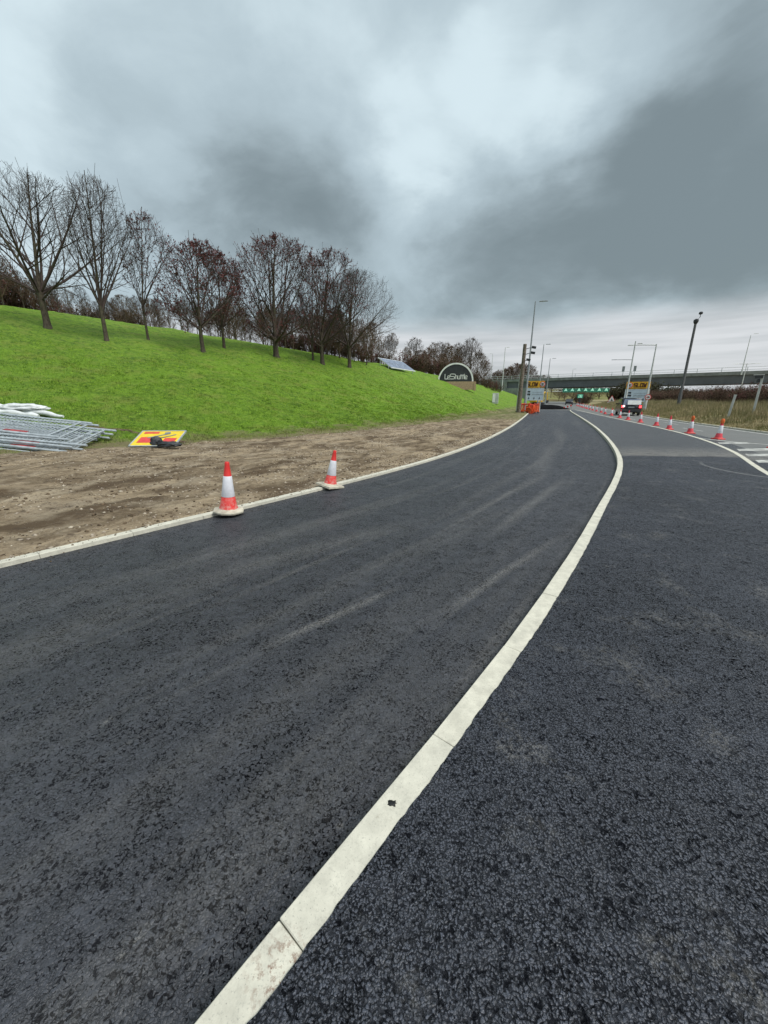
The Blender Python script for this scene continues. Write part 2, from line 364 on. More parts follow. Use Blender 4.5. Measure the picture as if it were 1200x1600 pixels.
def concrete(name, base=(.60, .575, .48), stain=True):
    m, t, b = new_mat(name); pos = t.node('ShaderNodeNewGeometry').outputs['Position']
    oi = t.node('ShaderNodeObjectInfo').outputs['Random']
    c = t.mix(t.mapr(t.noise(pos, 9, 6, .7), .3, .72), tuple(x * .74 for x in base), tuple(min(1, x * 1.16) for x in base))
    c = t.mix(t.mapr(oi, 0, 1, 0, .16), c, (.42, .42, .37))
    c = t.mix(t.mapr(t.noise(pos, 120, 3, .8), .57, .70, 0, .6), c, (.25, .25, .22))
    c = t.mix(t.mapr(t.noise(pos, 22, 6, .8), .56, .68, 0, .55), c, (.36, .345, .29))
    c = t.mix(t.mapr(t.vor(pos, 60), .06, .12, .65, 0), c, (.16, .155, .14))
    c = t.mix(t.mapr(t.noise(pos, 3.1, 5, .65), .56, .72, 0, .6), c, (.36, .35, .30))
    if stain:
        c = t.mix(t.math('MULTIPLY', t.mapr(t.noise(pos, 34, 5, .75), .50, .60), t.mapr(t.vm('DISTANCE', pos, (-.30, .69, 0)), .02, .12, .9, 0)), c, (.16, .07, .04))
        c = t.mix(t.math('MULTIPLY', t.mapr(t.noise(pos, 14, 5, .75), .62, .74), .4), c, (.22, .17, .12))
    t.l.new(c, b.inputs['Base Color']); b.inputs['Roughness'].default_value = .85
    bump(t, b, t.noise(pos, 90, 5, .7), .35, .004); return m
M_kerb = concrete('kerb_concrete')
M_conc = concrete('pale_concrete', (.40, .40, .38), False)
def dirt_mat():
    m, t, b = new_mat('bare_soil'); pos = t.node('ShaderNodeNewGeometry').outputs['Position']
    uv = t.node('ShaderNodeTexCoord').outputs['UV']
    st = t.noise(t.scalev(uv, (1.2, .5, 1)), 1.0, 7, .66, 1.2)
    c = t.mix(t.mapr(st, .40, .62), (.10, .070, .042), (.36, .285, .19))
    c = t.mix(t.mapr(t.noise(pos, 1.1, 5, .6), .50, .68, 0, .6), c, (.42, .355, .26))
    c = t.mix(t.mapr(t.noise(pos, 5, 5, .7), .55, .68, 0, .75), c, (.062, .043, .03))
    c = t.mix(t.mapr(t.noise(pos, 38, 4, .8), .56, .72, 0, .5), c, (.05, .036, .026))
    c = t.mix(t.mapr(t.noise(pos, 13, 6, .8, .5), .50, .66, 0, .7), c, (.085, .058, .036))
    sp_ = t.vor(pos, 30)
    c = t.mix(t.math('MULTIPLY', t.mapr(sp_, .10, .2, 1, 0), t.mapr(t.noise(pos, 3, 3), .45, .6)), c, (.42, .38, .31))
    at = t.node('ShaderNodeAttribute', attribute_name='green')
    g = t.math('MULTIPLY', t.mapr(t.math('ADD', at.outputs['Fac'], t.math('MULTIPLY', t.math('SUBTRACT', t.noise(pos, 1.5, 5, .7), .5), 1.5)), .5, .9), .8)
    c = t.mix(g, c, (.10, .125, .03))
    t.l.new(c, b.inputs['Base Color']); b.inputs['Roughness'].default_value = .95; b.inputs['Specular IOR Level'].default_value = .2
    bump(t, b, t.math('ADD', t.noise(pos, 18, 5, .7), t.math('MULTIPLY', t.noise(pos, 70, 4, .7), .4)), .9, .035); return m
M_dirt = dirt_mat()
def grass_mat(name='meadow', blade=False):
    m, t, b = new_mat(name); pos = t.node('ShaderNodeNewGeometry').outputs['Position']
    if blade:
        c = t.mix(t.mapr(t.noise(pos, 4.2, 5, .75), .40, .60), (.060, .145, .015), (.265, .42, .045))
        c = t.mix(t.mapr(t.noise(pos, 60, 2, .6), .56, .68, 0, .6), c, (.34, .36, .12))
    else:
        c = t.mix(t.mapr(t.noise(pos, 3.6, 6, .8), .39, .61), (.050, .118, .013), (.195, .33, .032))
        c = t.mix(t.mapr(t.noise(t.scalev(pos, (1, 1, 2)), 11, 6, .8), .50, .72, 0, .8), c, (.31, .43, .065))
        c = t.mix(t.mapr(t.noise(pos, 17, 5, .8), .52, .70, 0, .75), c, (.035, .070, .012))
    c = t.mix(t.mapr(t.noise(pos, .35, 5, .65), .42, .66, 0, .5), c, (.19, .34, .03))
    c = t.mix(t.mapr(t.noise(pos, .9, 6, .7), .50, .66, 0, .55), c, (.22, .245, .06))
    c = t.mix(t.mapr(t.noise(t.scalev(pos, (1, 1, .5)), 1.9, 6, .8), .54, .66, 0, .6), c, (.030, .066, .012))
    sx = t.node('ShaderNodeSeparateXYZ'); t.l.new(pos, sx.inputs[0])
    at = t.node('ShaderNodeAttribute', attribute_name='edge')
    mud = t.mapr(t.math('ADD', at.outputs['Fac'], t.math('MULTIPLY', t.math('SUBTRACT', t.noise(pos, 1.1, 6, .7), .5), 1.7)), .45, .85, 0, .95)
    c = t.mix(t.math('MULTIPLY', mud, .88 if not blade else .55), c, (.23, .185, .11))
    t.l.new(c, b.inputs['Base Color']); b.inputs['Roughness'].default_value = .75; b.inputs['Specular IOR Level'].default_value = .12
    if not blade: bump(t, b, t.math('ADD', t.noise(pos, 8, 6, .8), t.math('MULTIPLY', t.noise(pos, 30, 4, .8), .5)), 1, .10)
    return m
M_grass = grass_mat(); M_blade = grass_mat('grass_blade', True)
M_field = plain('far_field', (.16, .17, .06), .9, var=.25, scale=.05, spec=.1, c2=(.13, .095, .05))
M_earth = plain('ground_earth', (.10, .12, .04), .95, var=.2, scale=.2, spec=.1)
def straw(name, a, bcol, ccol):
    m, t, b = new_mat(name); pos = t.node('ShaderNodeNewGeometry').outputs['Position']
    c = t.mix(t.mapr(t.noise(pos, .7, 4, .6), .4, .62), a, bcol)
    c = t.mix(t.mapr(t.noise(pos, 9, 3, .7), .5, .66, 0, .8), c, ccol)
    t.l.new(c, b.inputs['Base Color']); b.inputs['Roughness'].default_value = .8; b.inputs['Specular IOR Level'].default_value = .15; return m
M_straw = straw('verge_straw', (.17, .165, .065), (.34, .28, .16), (.46, .38, .26))
def bark(name, a, bb):
    m, t, b = new_mat(name); tc = t.node('ShaderNodeTexCoord').outputs['Object']
    c = t.mix(t.mapr(t.noise(t.scalev(tc, (1, 1, .3)), 14, 5, .75), .35, .65), a, bb)
    c = t.mix(t.mapr(t.noise(tc, 2.3, 4, .6), .5, .65, 0, .5), c, (.085, .095, .05))
    t.l.new(c, b.inputs['Base Color']); b.inputs['Roughness'].default_value = .9; b.inputs['Specular IOR Level'].default_value = .15
    bump(t, b, t.noise(t.scalev(tc, (1, 1, .25)), 30, 4, .7), .8, .02); return m
M_bark = bark('grey_bark', (.035, .028, .022), (.12, .10, .075))
M_twig = bark('dark_twigs', (.048, .036, .034), (.115, .085, .078))
M_twig2 = bark('brown_twigs', (.075, .048, .034), (.17, .12, .085))
M_leaf = plain('dry_leaf', (.155, .058, .058), .8, var=.3, scale=3, spec=.15)
M_leaf2 = plain('russet_leaf', (.14, .075, .040), .85, var=.3, scale=1.2, spec=.15)
M_ivy = plain('dark_evergreen', (.035, .045, .018), .7, var=.4, scale=.8, spec=.2, c2=(.05, .035, .02))
def dirty(name, c, dirtc=(.42, .38, .32), lo=.0, amt=.8):
    m, t, b = new_mat(name); tc = t.node('ShaderNodeTexCoord').outputs['Object']
    cc = t.mix(t.mapr(t.noise(tc, 5, 5, .7), .4, .7), tuple(x * .85 for x in c), c)
    sx = t.node('ShaderNodeSeparateXYZ'); t.l.new(tc, sx.inputs[0])
    f = t.math('MULTIPLY', t.mapr(t.math('ADD', sx.outputs[2], t.math('MULTIPLY', t.noise(tc, 7, 5, .7), .35)), .30, .46, 1, 0), t.mapr(t.noise(tc, 16, 5, .75), .42, .62))
    cc = t.mix(t.math('MULTIPLY', f, amt), cc, dirtc)
    t.l.new(cc, b.inputs['Base Color']); b.inputs['Roughness'].default_value = .5
    return m
M_cred = dirty('cone_red', (.72, .035, .03), (.62, .30, .26), amt=.75)
M_cwhite = plain('cone_sleeve', (.74, .75, .80), .35, var=.08, scale=9)
M_cbase = plain('cone_base_dusty', (.50, .47, .38), .8, var=.2, scale=9, c2=(.33, .30, .24), bmp=.3)
M_cpink = dirty('cone_crimson', (.66, .03, .055), (.5, .2, .2), amt=.3)
M_amber = plain('amber_plastic', (.78, .15, .03), .4, var=.1)
M_galv = plain('galvanised_steel', (.52, .57, .60), .42, .35, var=.12, scale=8)
M_rail = plain('rail_steel', (.52, .55, .56), .5, .3, var=.1, scale=3)
M_lamp = plain('lamp_column_grey', (.27, .29, .30), .5, .35, var=.12, scale=2)
M_lampl = plain('pale_column_grey', (.50, .52, .50), .6, .1, var=.12, scale=2)
M_mast = plain('mast_dark_grey', (.10, .10, .10), .6, .2, var=.15)
M_dark = plain('dark_housing', (.035, .038, .042), .5, var=.2)
M_black = plain('black_rubber', (.02, .02, .021), .7, var=.2)
M_yel = plain('sign_yellow', (.78, .58, .02), .4, var=.08)
M_redp = plain('print_red', (.66, .06, .05), .45, var=.1)
M_dred = plain('faded_dark_red', (.34, .05, .05), .6, var=.3, scale=9)
M_white = plain('white_paint', (.78, .79, .78), .45, var=.06, scale=3)
M_line = plain('road_marking_white', (.62, .62, .58), .7, var=.2, scale=8)
def worn_paint():
    m, t, b = new_mat('worn_road_paint'); pos = t.node('ShaderNodeNewGeometry').outputs['Position']
    c = t.mix(t.mapr(t.noise(t.scalev(pos, (1, 1.6, 1)), 3.2, 6, .75), .40, .57, 0, .85), (.58, .58, .54), (.15, .15, .145))
    t.l.new(c, b.inputs['Base Color']); b.inputs['Roughness'].default_value = .75; return m
M_worn = worn_paint()
M_wood = plain('weathered_timber', (.19, .155, .12), .85, var=.25, scale=5, bmp=.4)
M_tan = plain('tan_brick', (.40, .28, .18), .85, var=.15, scale=9)
M_signbk = plain('arch_dark_panel', (.022, .028, .028), .18, var=.2, scale=1.5)
M_board = plain('board_pale_blue', (.50, .60, .68), .45, var=.06, scale=2)
M_amb2 = plain('panel_amber', (.74, .40, .02), .45, var=.1)
M_brn = plain('lettering_dark', (.09, .03, .008), .5, var=.1)
M_green = plain('sign_green', (.03, .26, .18), .4, var=.12)
M_mint = plain('lit_mint', (.45, .90, .70), .4, var=.05, emit=.12)
M_orn = plain('barrier_orange', (.80, .13, .04), .45, var=.15, scale=4)
M_solar = plain('solar_glass', (.20, .24, .32), .12, var=.1, scale=2)
M_car = plain('car_dark_paint', (.018, .02, .026), .22, .2, var=.1)
M_carglass = plain('car_glass', (.03, .035, .04), .08, var=.05)
M_tail = plain('tail_lamp_lit', (1.0, .05, .06), .3, var=.02, emit=1.6)
M_tailw = plain('lamp_white_lit', (1.0, .82, .80), .3, var=.02, emit=1.3)
M_tar = plain('tar', (.010, .010, .011), .5, var=.3)
M_heap = plain('fresh_asphalt_heap', (.009, .009, .010), .9, var=.3, scale=4, bmp=.8, spec=.05)
M_girder = plain('bridge_girder_grey', (.105, .115, .13), .6, var=.1, scale=.6)
M_deck = plain('bridge_edge_concrete', (.21, .225, .22), .8, var=.15, scale=.8)
M_stone = plain('pebble', (.42, .37, .29), .85, var=.35, scale=25, c2=(.16, .12, .09))
M_film = plain('white_film', (.70, .73, .73), .38, var=.1, scale=5, bmp=.3, bscale=9)
M_exc = plain('machine_yellow', (.72, .42, .02), .45, var=.15)

# ------------------------------------------------------------------ ground sheets
# base ground out to the horizon
R_ = 3500
gr = np_mesh('ground', [(-R_, -R_, -.45), (R_, -R_, -.45), (R_, R_, -.45), (-R_, R_, -.45)], [(0, 1, 2, 3)], M_earth); tag(gr, kind='structure')

def strip(C, st, offs, zf, name, mat, attr=None, smooth=0):
    """surface laid out along a curve: st = stations, offs(s_index)-> offsets to the left"""
    P, _ = resample(C, st); N = normals(P, smooth); nr = len(P)
    O = offs if offs.ndim == 2 else np.tile(offs, (nr, 1)); nc = O.shape[1]
    X = P[:, None, 0] + N[:, None, 0] * O; Y = P[:, None, 1] + N[:, None, 1] * O
    A = np.tile(np.asarray(st)[:, None], (1, nc)); Z = zf(X, Y, O, A)
    V = np.stack([X.ravel(), Y.ravel(), Z.ravel()], 1)
    o = np_mesh(name, V, grid_faces(nr, nc), mat, smooth=True, uv=np.stack([O.ravel(), A.ravel()], 1))
    if attr is not None:
        nm, f = attr; at = o.data.attributes.new(nm, 'FLOAT', 'POINT'); at.data.foreach_set('value', f(X, Y, O, A).ravel().astype(np.float32))
    tag(o, kind='structure'); return o
LT = arclen(KL); S_OFF = A0 - along(KL, -2.1, 6.09)   # arc offsets between the coarse and the fine curve
def s0_at(a): return sum(np.interp(a + S_OFF - A0 + q, KA, S0) * w_ for q, w_ in ((-6, .1), (-4, .15), (-2, .16), (0, .18), (2, .16), (4, .15), (6, .1)))

# bare soil verge with ruts and clods
def dirt_z(X, Y, O, A):
    s = O; al = A + S_OFF
    z = hill(np.maximum(s, 0), al)
    e = np.clip((s - .08) / .5, 0, 1)
    n = (fbm(X, Y, 3, 5, 1.1) - .5) * .07 + (fbm(X, Y, 4, 4, 4) - .5) * .085 + (fbm(X, Y, 8, 3, 14) - .5) * .06
    rut = -.03 * np.exp(-((O - 2.2 - .3 * np.sin(A * .3)) / .16) ** 2) - .035 * np.exp(-((O - 3.9 + .4 * np.sin(A * .21)) / .18) ** 2)
    return z - .055 + e * (n * .75 + rut + .035) - .08 * (s <= .001)
a_lo, a_hi = 2.0, along(KL, 24.6, 65)
st = np.r_[np.arange(a_lo, along(KL, 6, 20), .07), np.arange(along(KL, 6, 20), along(KL, 12, 34), .2), np.arange(along(KL, 12, 34), a_hi, .5)]
fr = np.linspace(0, 1, 130)
O = fr[None, :] * (s0_at(st) + 1.6)[:, None]
dirt = strip(KL, st, O, dirt_z, 'dirt_verge', M_dirt, ('green', lambda X, Y, O, A: np.clip((O - s0_at(A) + 1.2) / 1.6, 0, 1) + np.clip((A - along(KL, 7.5, 24)) / 12, 0, .75)))
# grass bank
def bank_z(X, Y, O, A):
    if X.size > 20000 or X.ndim == 2:
        s_, a_ = sd(X.ravel(), Y.ravel()); O = s_.reshape(X.shape); A = a_.reshape(X.shape) - S_OFF
    z = hill(np.maximum(O, 0), A + S_OFF)
    e = np.clip((O - s0_at(A)) / 1.5, 0, 1)
    n = (fbm(X, Y, 11, 4, .35) - .5) * .5 + (fbm(X, Y, 12, 4, 1.6) - .5) * .14 + (fbm(X, Y, 14, 3, 6) - .5) * .05
    return z + e * n - .10 * (1 - np.clip((O - s0_at(A) + .35) / .5, 0, 1)) + .004
st = np.r_[np.arange(0, along(KL, 6, 20), .14), np.arange(along(KL, 6, 20), along(KL, 20, 54), .4), np.arange(along(KL, 20, 54), LT - 60, 2.)]
base_o = np.r_[np.arange(-.6, 8, .16), np.arange(8, 30, .5), np.arange(30, 95, 2.5)]
O = s0_at(st)[:, None] + base_o[None, :]
bank = strip(KL, st, O, bank_z, 'grass_bank', M_grass, smooth=5., attr=('edge', lambda X, Y, O, A: 1 - np.clip((O - s0_at(A) - .1) / (1.6 + 2.4 * (fbm(X, Y, 5, 3, .5))), 0, 1)))

# lane between the two kerbs
def cross(P, N, C, lo, hi, side):
    """distance along each normal at which curve C is met"""
    out = np.zeros(len(P)); ts = np.linspace(lo, hi, 400)
    for i in range(len(P)):
        q = P[i] + N[i] * side * ts[:, None]
        d = np.min((q[:, None, 0] - C[None, ::3, 0]) ** 2 + (q[:, None, 1] - C[None, ::3, 1]) ** 2, 1)
        out[i] = ts[np.argmin(d)]
    return out
KS = .125           # kerb width
st = np.r_[np.arange(1, along(KL, 28, 73.5) - 12, .6)]
P, _ = resample(KL, st); Nn = normals(P); W = cross(P, Nn, KC, 1.5, 9, -1)
O = -(KS * .5) - (W + .02 - KS * .5)[:, None] * np.linspace(0, 1, 14)[None, :]
lane = strip(KL, st, O, lambda X, Y, O, A: np.full(X.shape, -.10) + .02 * np.clip(O + 4.2, 0, 4.2) / 4.2, 'access_lane', M_lane)
# island surfacing between centre kerb and right-hand kerb
st = np.r_[np.arange(.2, along(KC, 2.3, 4.2), .025), np.arange(along(KC, 2.3, 4.2), along(KC, 8.4, 14.3), .12), np.arange(along(KC, 8.4, 14.3), arclen(KC) - .3, .5)]
P, _ = resample(KC, st); Nn = normals(P)
ic = np.arange(0, len(st), 12); Wc = cross(P[ic], Nn[ic], KR, .1, 14, -1); W = np.interp(np.arange(len(st)), ic, Wc)
jag = (fbm(st * 9, st * 0, 21, 4, 1) - .5) * .010 + (fbm(st * 30, st * 0, 23, 3, 1) - .5) * .012 + (fbm(st * 1.3, st * 0, 22, 2, 1) - .5) * .012
lo = KS * .5 - .004 + jag
O = -lo[:, None] - (np.maximum(W - KS * .5, .02) - lo)[:, None] * (np.linspace(0, 1, 16) ** 1.7)[None, :]
isl = strip(KC, st, O, lambda X, Y, O, A: np.full(X.shape, .003) + .004 * fbm(X, Y, 31, 3, .6), 'island_paving', M_isl)
# main carriageway
st = np.arange(2, arclen(KV) - 4, 1.0)
P, _ = resample(KV, st); Nn = normals(P)
B = np.vstack([KR[KR[:, 1] < 57.5], [(25.5, 60), (23.4, 61.0)], KL[KL[:, 1] > 62]])
B = cr(B[::4], .3)
W = cross(P, Nn, B, .5, 30, 1)
O = W[:, None] * np.linspace(0, 1, 12)[None, :]
road = strip(KV, st, O, lambda X, Y, O, A: np.full(X.shape, -.085), 'carriageway', M_road)
# right-hand verge
st = np.arange(0, arclen(KV) - 8, 1.)
offs = -np.r_[0, .1, np.arange(.4, 14, .4), np.arange(14, 120, 4)]
vg = strip(KV, st, offs, lambda X, Y, O, A: verge(-O) + np.clip(-O / 2, 0, 1) * (fbm(X, Y, 41, 4, .6) - .5) * .3, 'grass_verge', M_straw)
# rising fields beyond the bridge
xs = np.linspace(-60, 420, 90); ys = np.linspace(170, 900, 70); X, Y = np.meshgrid(xs, ys, indexing='ij')
s_v = sd(X.ravel(), Y.ravel(), SV)[0].reshape(X.shape)
hf = np.clip((Y - 195) / 260, 0, 1); hf = hf * hf * (3 - 2 * hf)
hf *= 12 + 8 * fbm(X, Y, 51, 3, .006) - .012 * np.clip(X - 120, 0, 400) * 3
np_mesh('far_fields', np.stack([X.ravel(), Y.ravel(), (-.3 + hf).ravel()], 1), grid_faces(90, 70)[:, ::-1], M_field, smooth=True)['kind'] = 'structure'

# ------------------------------------------------------------------ kerbs, stone by stone
def kerb_line(name, C, ztop, s_from, s_to, h=.22, L=.915, bevel=.003):
    root = empty(name); tag(root, kind='structure')
    mb = MB(); mb.box((0, 0, -h / 2), (KS, L - .003, h)); proto = mb.build('kerb_stone', M_kerb, root, bevel=bevel)
    s = s_from; k = 0
    while s + L < s_to:
        (p, q), _ = resample(C, np.array([s, s + L]))
        o = proto if k == 0 else proto.copy()
        if k: col.objects.link(o)
        o.parent = root
        mid = (p + q) / 2; d = q - p
        j = rnd.uniform(-1, 1)
        o.location = (mid[0], mid[1], ztop + rnd.uniform(-.003, .002))
        o.rotation_euler = (0, 0, math.atan2(-d[0], d[1]) + rnd.uniform(-.0015, .0015))
        o.scale = (1, np.linalg.norm(d) / L, 1)
        s += L; k += 1
    return root
s_a = along(KC, -.29, .775) - .015
kerb_line('centre_kerb', KC, 0, s_a - .915 * 4, arclen(KC) - .2)
kerb_line('left_kerb', KL, -.03, along(KL, -3.28, 4.64) - .915 * 9, along(KL, 25.5, 67.2))
kerb_line('right_kerb', KR, .006, 3, arclen(KR))
kerb_line('far_kerb', KV, -.01, along(KV, 14, 0), along(KV, 60, 120), L=2.745)

def flat_sheet(name, C, s0, s1, half, z, mat, root=None, n=None):
    st = np.linspace(s0, s1, n or max(2, int((s1 - s0) / .5))); P, _ = resample(C, st); N = normals(P)
    V = np.r_[np.c_[P + N * half, np.full(len(P), z)], np.c_[P - N * half, np.full(len(P), z)]]; n = len(P)
    F = [(i, i + 1, n + i + 1, n + i) for i in range(n - 1)]
    return np_mesh(name, V, F[::1], mat, root)
# painted markings on the carriageway
mk = empty('road_markings'); tag(mk, kind='structure')
KV2 = np.array([p + n * .45 for p, n in zip(*(lambda P: (P, normals(P)))(resample(KV, 1.)[0]))])
flat_sheet('edge_line', KV2, 12, arclen(KV2) - 20, .06, -.079, M_line, mk)
def poly_sheet(name, pts, z, mat, parent):
    return np_mesh(name, [(x, y, z) for x, y in pts], [tuple(range(len(pts)))], mat, parent)
# chevron hatching beside the island nose
hl = cr([(13.9, 17.4), (14.0, 15.6), (14.9, 14.2), (16.6, 12.4)], .4)
flat_sheet('hatch_line', hl, 0, arclen(hl), .06, -.079, M_line, mk)
for (x0, y0, x1, y1, wd) in ((12.9, 14.9, 14.3, 15.0, .5), (11.8, 12.8, 14.9, 13.3, .55), (11.0, 11.6, 15.4, 11.9, .5), (10.2, 10.4, 16.0, 10.3, .5), (9.6, 9.2, 15.6, 8.9, .5)):
    poly_sheet('chevron_bar', [(x0, y0), (x1, y1), (x1 + .1, y1 + wd), (x0 + wd * .7, y0 + wd)], -.0805, M_worn, mk)
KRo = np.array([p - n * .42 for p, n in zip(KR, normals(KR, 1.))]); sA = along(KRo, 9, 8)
flat_sheet('dark_kerb_strip', KRo, sA - 4, along(KRo, 16, 20), .36, -.0815, M_isl, mk)  # dark band following the outer side of the right-hand kerb
# lane dashes and cat's-eye dashes on the carriageway
for k in range(9):
    a = along(KV, 20, 20) - 6 + k * 6
    KV3 = np.array([p + n * (2.5 if k % 2 else 1.5) for p, n in zip(*(lambda P: (P, normals(P)))(resample(KV, 1.)[0]))])
    flat_sheet('lane_dash', KV3, a, a + (2.6 if k < 4 else 2), .05, -.079, M_worn, mk, n=4)

# ------------------------------------------------------------------ bridge
B0 = Vector((54.6, 137.5)); B1 = Vector((100, 104)); bd = (B1 - B0).normalized(); bn = Vector((-bd.y, bd.x))
br = empty('road_bridge', (B0.x, B0.y, 0), math.atan2(bd.y, bd.x))
tag(br, 'grey girder road bridge with thin railings crossing over the far road', 'bridge')
sl = .006
def bseg(mb, x0, x1, y, w_, z0, z1, mi=0):
    n = 8
    for k in range(n):
        a = x0 + (x1 - x0) * k / n; b_ = x0 + (x1 - x0) * (k + 1) / n; zc = (a + b_) / 2 * sl
        mb.box(((a + b_) / 2, y, (z0 + z1) / 2 + zc), (b_ - a + .01, w_, z1 - z0), ry=-math.atan(sl), mi=mi)
mb = MB()
for y in (.6, 4.5, 8.5, 12.4): bseg(mb, -34, 130, y, .5, 5.1, 7.25)
for y in (.6, 12.4): bseg(mb, -34, 130, y, .9, 5.04, 5.12)
mb.build('girder', M_girder, br)
mb = MB(); bseg(mb, -34, 130, 6.5, 12.2, 7.25, 7.6); mb.build('deck', M_deck, br)
for y in (0.15, 12.85):
    mb = MB(); bseg(mb, -34, 130, y, .5, 7.27, 8.15); mb.build('edge_beam', M_deck, br)
    for zz_ in (8.55, 9.2):
        mb = MB(); mb.tube([(-50, y, zz_ - 50 * sl), (130, y, zz_ + 130 * sl)], .055, 6); mb.build('rail', M_rail, br)
mbp = MB(); mbp.box((0, 0, .53), (.12, .12, 1.06)); pp = None
for k in range(34):
    x = -48 + k * 5.2
    if pp is None: pp = mbp.build('rail_post', M_rail, br); o = pp
    else: o = pp.copy(); col.objects.link(o); o.parent = br
    o.location = (x, .15, 8.15 + x * sl)
mb = MB(); mb.box((-12, 6.5, 2.3), (14, 14, 5.6)); mb.box((-24, .2, 4.2), (22, 1.0, 6.2)); mb.build('abutment', M_deck, br)
bp = lambda x, y, z: br.matrix_basis @ Vector((x, y, z))
def bridge_pt(x, y):
    c, s_ = bd.x, bd.y; return (B0.x + x * c - y * s_, B0.y + x * s_ + y * c)

# approach embankment left of the bridge is part of the bank; small mast signs on the deck
for k, x in enumerate((22.4, 25.4)):
    px_, py_ = bridge_pt(x, 1.2)
    o = empty('bridge_sign', (px_, py_, 7.6), math.atan2(bd.y, bd.x))
    tag(o, ('narrow dark sign back standing on the bridge deck, nearer the left end', 'narrow dark sign back standing on the bridge deck, nearer the tall central columns')[k], 'sign', 'sign backs on the bridge')
    mb = MB(); mb.tube([(0, 0, 0), (0, 0, 3.1)], .07, 6); mb.build('post', M_lamp, o)
    mb = MB(); mb.box((0, -.1, 2.6), (.7, .06, 1.5)); mb.build('plate', M_lamp, o)

# ------------------------------------------------------------------ trees
class TG:
    """tapered branch tubes gathered in arrays"""
    def __init__(s): s.V = []; s.F = []; s.n = 0
    def tube(s, P, R, n):
        m = len(P)
        for i in range(m):
            d = (P[min(i + 1, m - 1)] - P[max(i - 1, 0)]); d.normalize()
            u = d.orthogonal().normalized(); v = d.cross(u)
            for k in range(n):
                a = 6.2832 * k / n; s.V.append(tuple(P[i] + (u * math.cos(a) + v * math.sin(a)) * R[i]))
        for i in range(m - 1):
            for k in range(n):
                k2 = (k + 1) % n; b = s.n + i * n; s.F.append((b + k, b + k2, b + n + k2, b + n + k))
        s.n += m * n
def make_tree(name, h, fork, R, tr, seed, dens=(8, 8, 6, 4), leaves=0, leafmat=None, twig=None, off=(0, 0), rmin=.0085, lean=0, trunkmat=None, leafsize=.066, leader=True, low=.0, spread=62, rt=.9):
    r = random.Random(seed); T = TG(); C = TG(); tips = []
    zlow = fork * (1 - low); cz = zlow + (h - zlow) * .46; cx, cy = off
    def edge(p, d):              # distance to the uneven crown outline along d
        t_ = 0; st_ = .12
        while t_ < 9:
            q = p + d * t_; k = (h - cz) if q.z > cz else (cz - zlow) * 1.05
            if ((q.x - cx) / R) ** 2 + ((q.y - cy) / R) ** 2 + ((q.z - cz) / k) ** 2 > 1 and t_ > .1: return t_
            t_ += st_
        return t_
    pts = []; n = 8; bx, by = r.uniform(-.06, .06), r.uniform(-.06, .06)
    for i in range(n):
        f = i / (n - 1); pts.append(Vector((lean * f * fork + bx * math.sin(f * 3), by * math.sin(f * 3.1), f * fork)))
    rs = [tr * (1.5 if i == 0 else 1.12 if i == 1 else 1.03 - .025 * i) for i in range(n)]
    T.tube(pts, rs, 10)
    top = pts[-1]
    def grow(p, d, L, rr, lv):
        ns = (7, 6, 4, 3, 2)[lv]; P = [p.copy()]; RR = [rr]; d = d.copy()
        w_ = (.05, .085, .12, .15, .2)[lv]; upk = (.05, .018, .05, .08, .07)[lv]
        for i in range(ns):
            d = d + Vector((r.uniform(-w_, w_), r.uniform(-w_, w_), r.uniform(-w_, w_) * .6 + upk)); d.normalize()
            P.append(P[-1] + d * (L / ns)); RR.append(max(rmin * (.75 if lv > 2 else 1), rr * (1 - (i + 1) / ns * .8)))
        (T if lv < 1 else C).tube(P, RR, (7, 6, 4, 3, 3)[lv])
        if lv >= 2:
            for a_, b_ in zip(P[:-1], P[1:]): tips.append(a_.lerp(b_, r.random())); tips.append(b_)
        if lv >= 4: return
        nc = dens[lv if lv else 1]; ph = r.uniform(0, 6.28)
        for k in range(nc):
            f = .14 + .84 * ((k + r.random()) / nc)
            i = f * (len(P) - 1); i0 = min(int(i), len(P) - 2); q = P[i0].lerp(P[i0 + 1], i - i0)
            dd = (P[i0 + 1] - P[i0]).normalized(); u = dd.orthogonal().normalized(); v = dd.cross(u)
            ph += 2.4 + r.uniform(-.4, .4); an = rad(r.uniform(26, 52) if lv else r.uniform(30, 58))
            nd = dd * math.cos(an) + (u * math.cos(ph) + v * math.sin(ph)) * math.sin(an); nd.z += .05
            nd.normalize()
            E_ = edge(q, nd)
            if E_ < .3 and r.random() < .6: continue
            l2 = min(E_ * r.uniform(.65, 1.22), L * (r.uniform(.5, .85) if lv else .8))
            if l2 < .12: l2 = r.uniform(.12, .3)
            rq = max(rmin, (RR[i0] * (1 - (i - i0)) + RR[i0 + 1] * (i - i0)) * .6)
            grow(q, nd, l2, rq, lv + 1)
    nm = dens[0]; ph = r.uniform(0, 6)
    for k in range(nm):
        ph += 2.4 + r.uniform(-.25, .25)
        inc = rad(8 + (spread - 8) * ((k + .5) / nm) ** .8 + r.uniform(-4, 4))
        st_ = top - Vector((0, 0, r.uniform(0, .16) * fork + (.12 * fork if k == nm - 1 else 0)))
        d = Vector((math.cos(ph) * math.sin(inc) + cx * .12, math.sin(ph) * math.sin(inc), math.cos(inc))).normalized()
        grow(st_, d, edge(st_, d) * r.uniform(rt, 1.08), tr * r.uniform(.36, .55), 1)
    if leader:
        d = Vector((cx / (h - fork) * .8 + .02, cy * .1, 1)).normalized(); grow(top, d, edge(top, d) * 1.0, tr * .66, 0)
    root = empty(name)
    np_mesh('trunk', T.V, T.F, trunkmat or M_bark, root, smooth=True)
    np_mesh('crown', C.V, C.F, twig or M_twig, root)
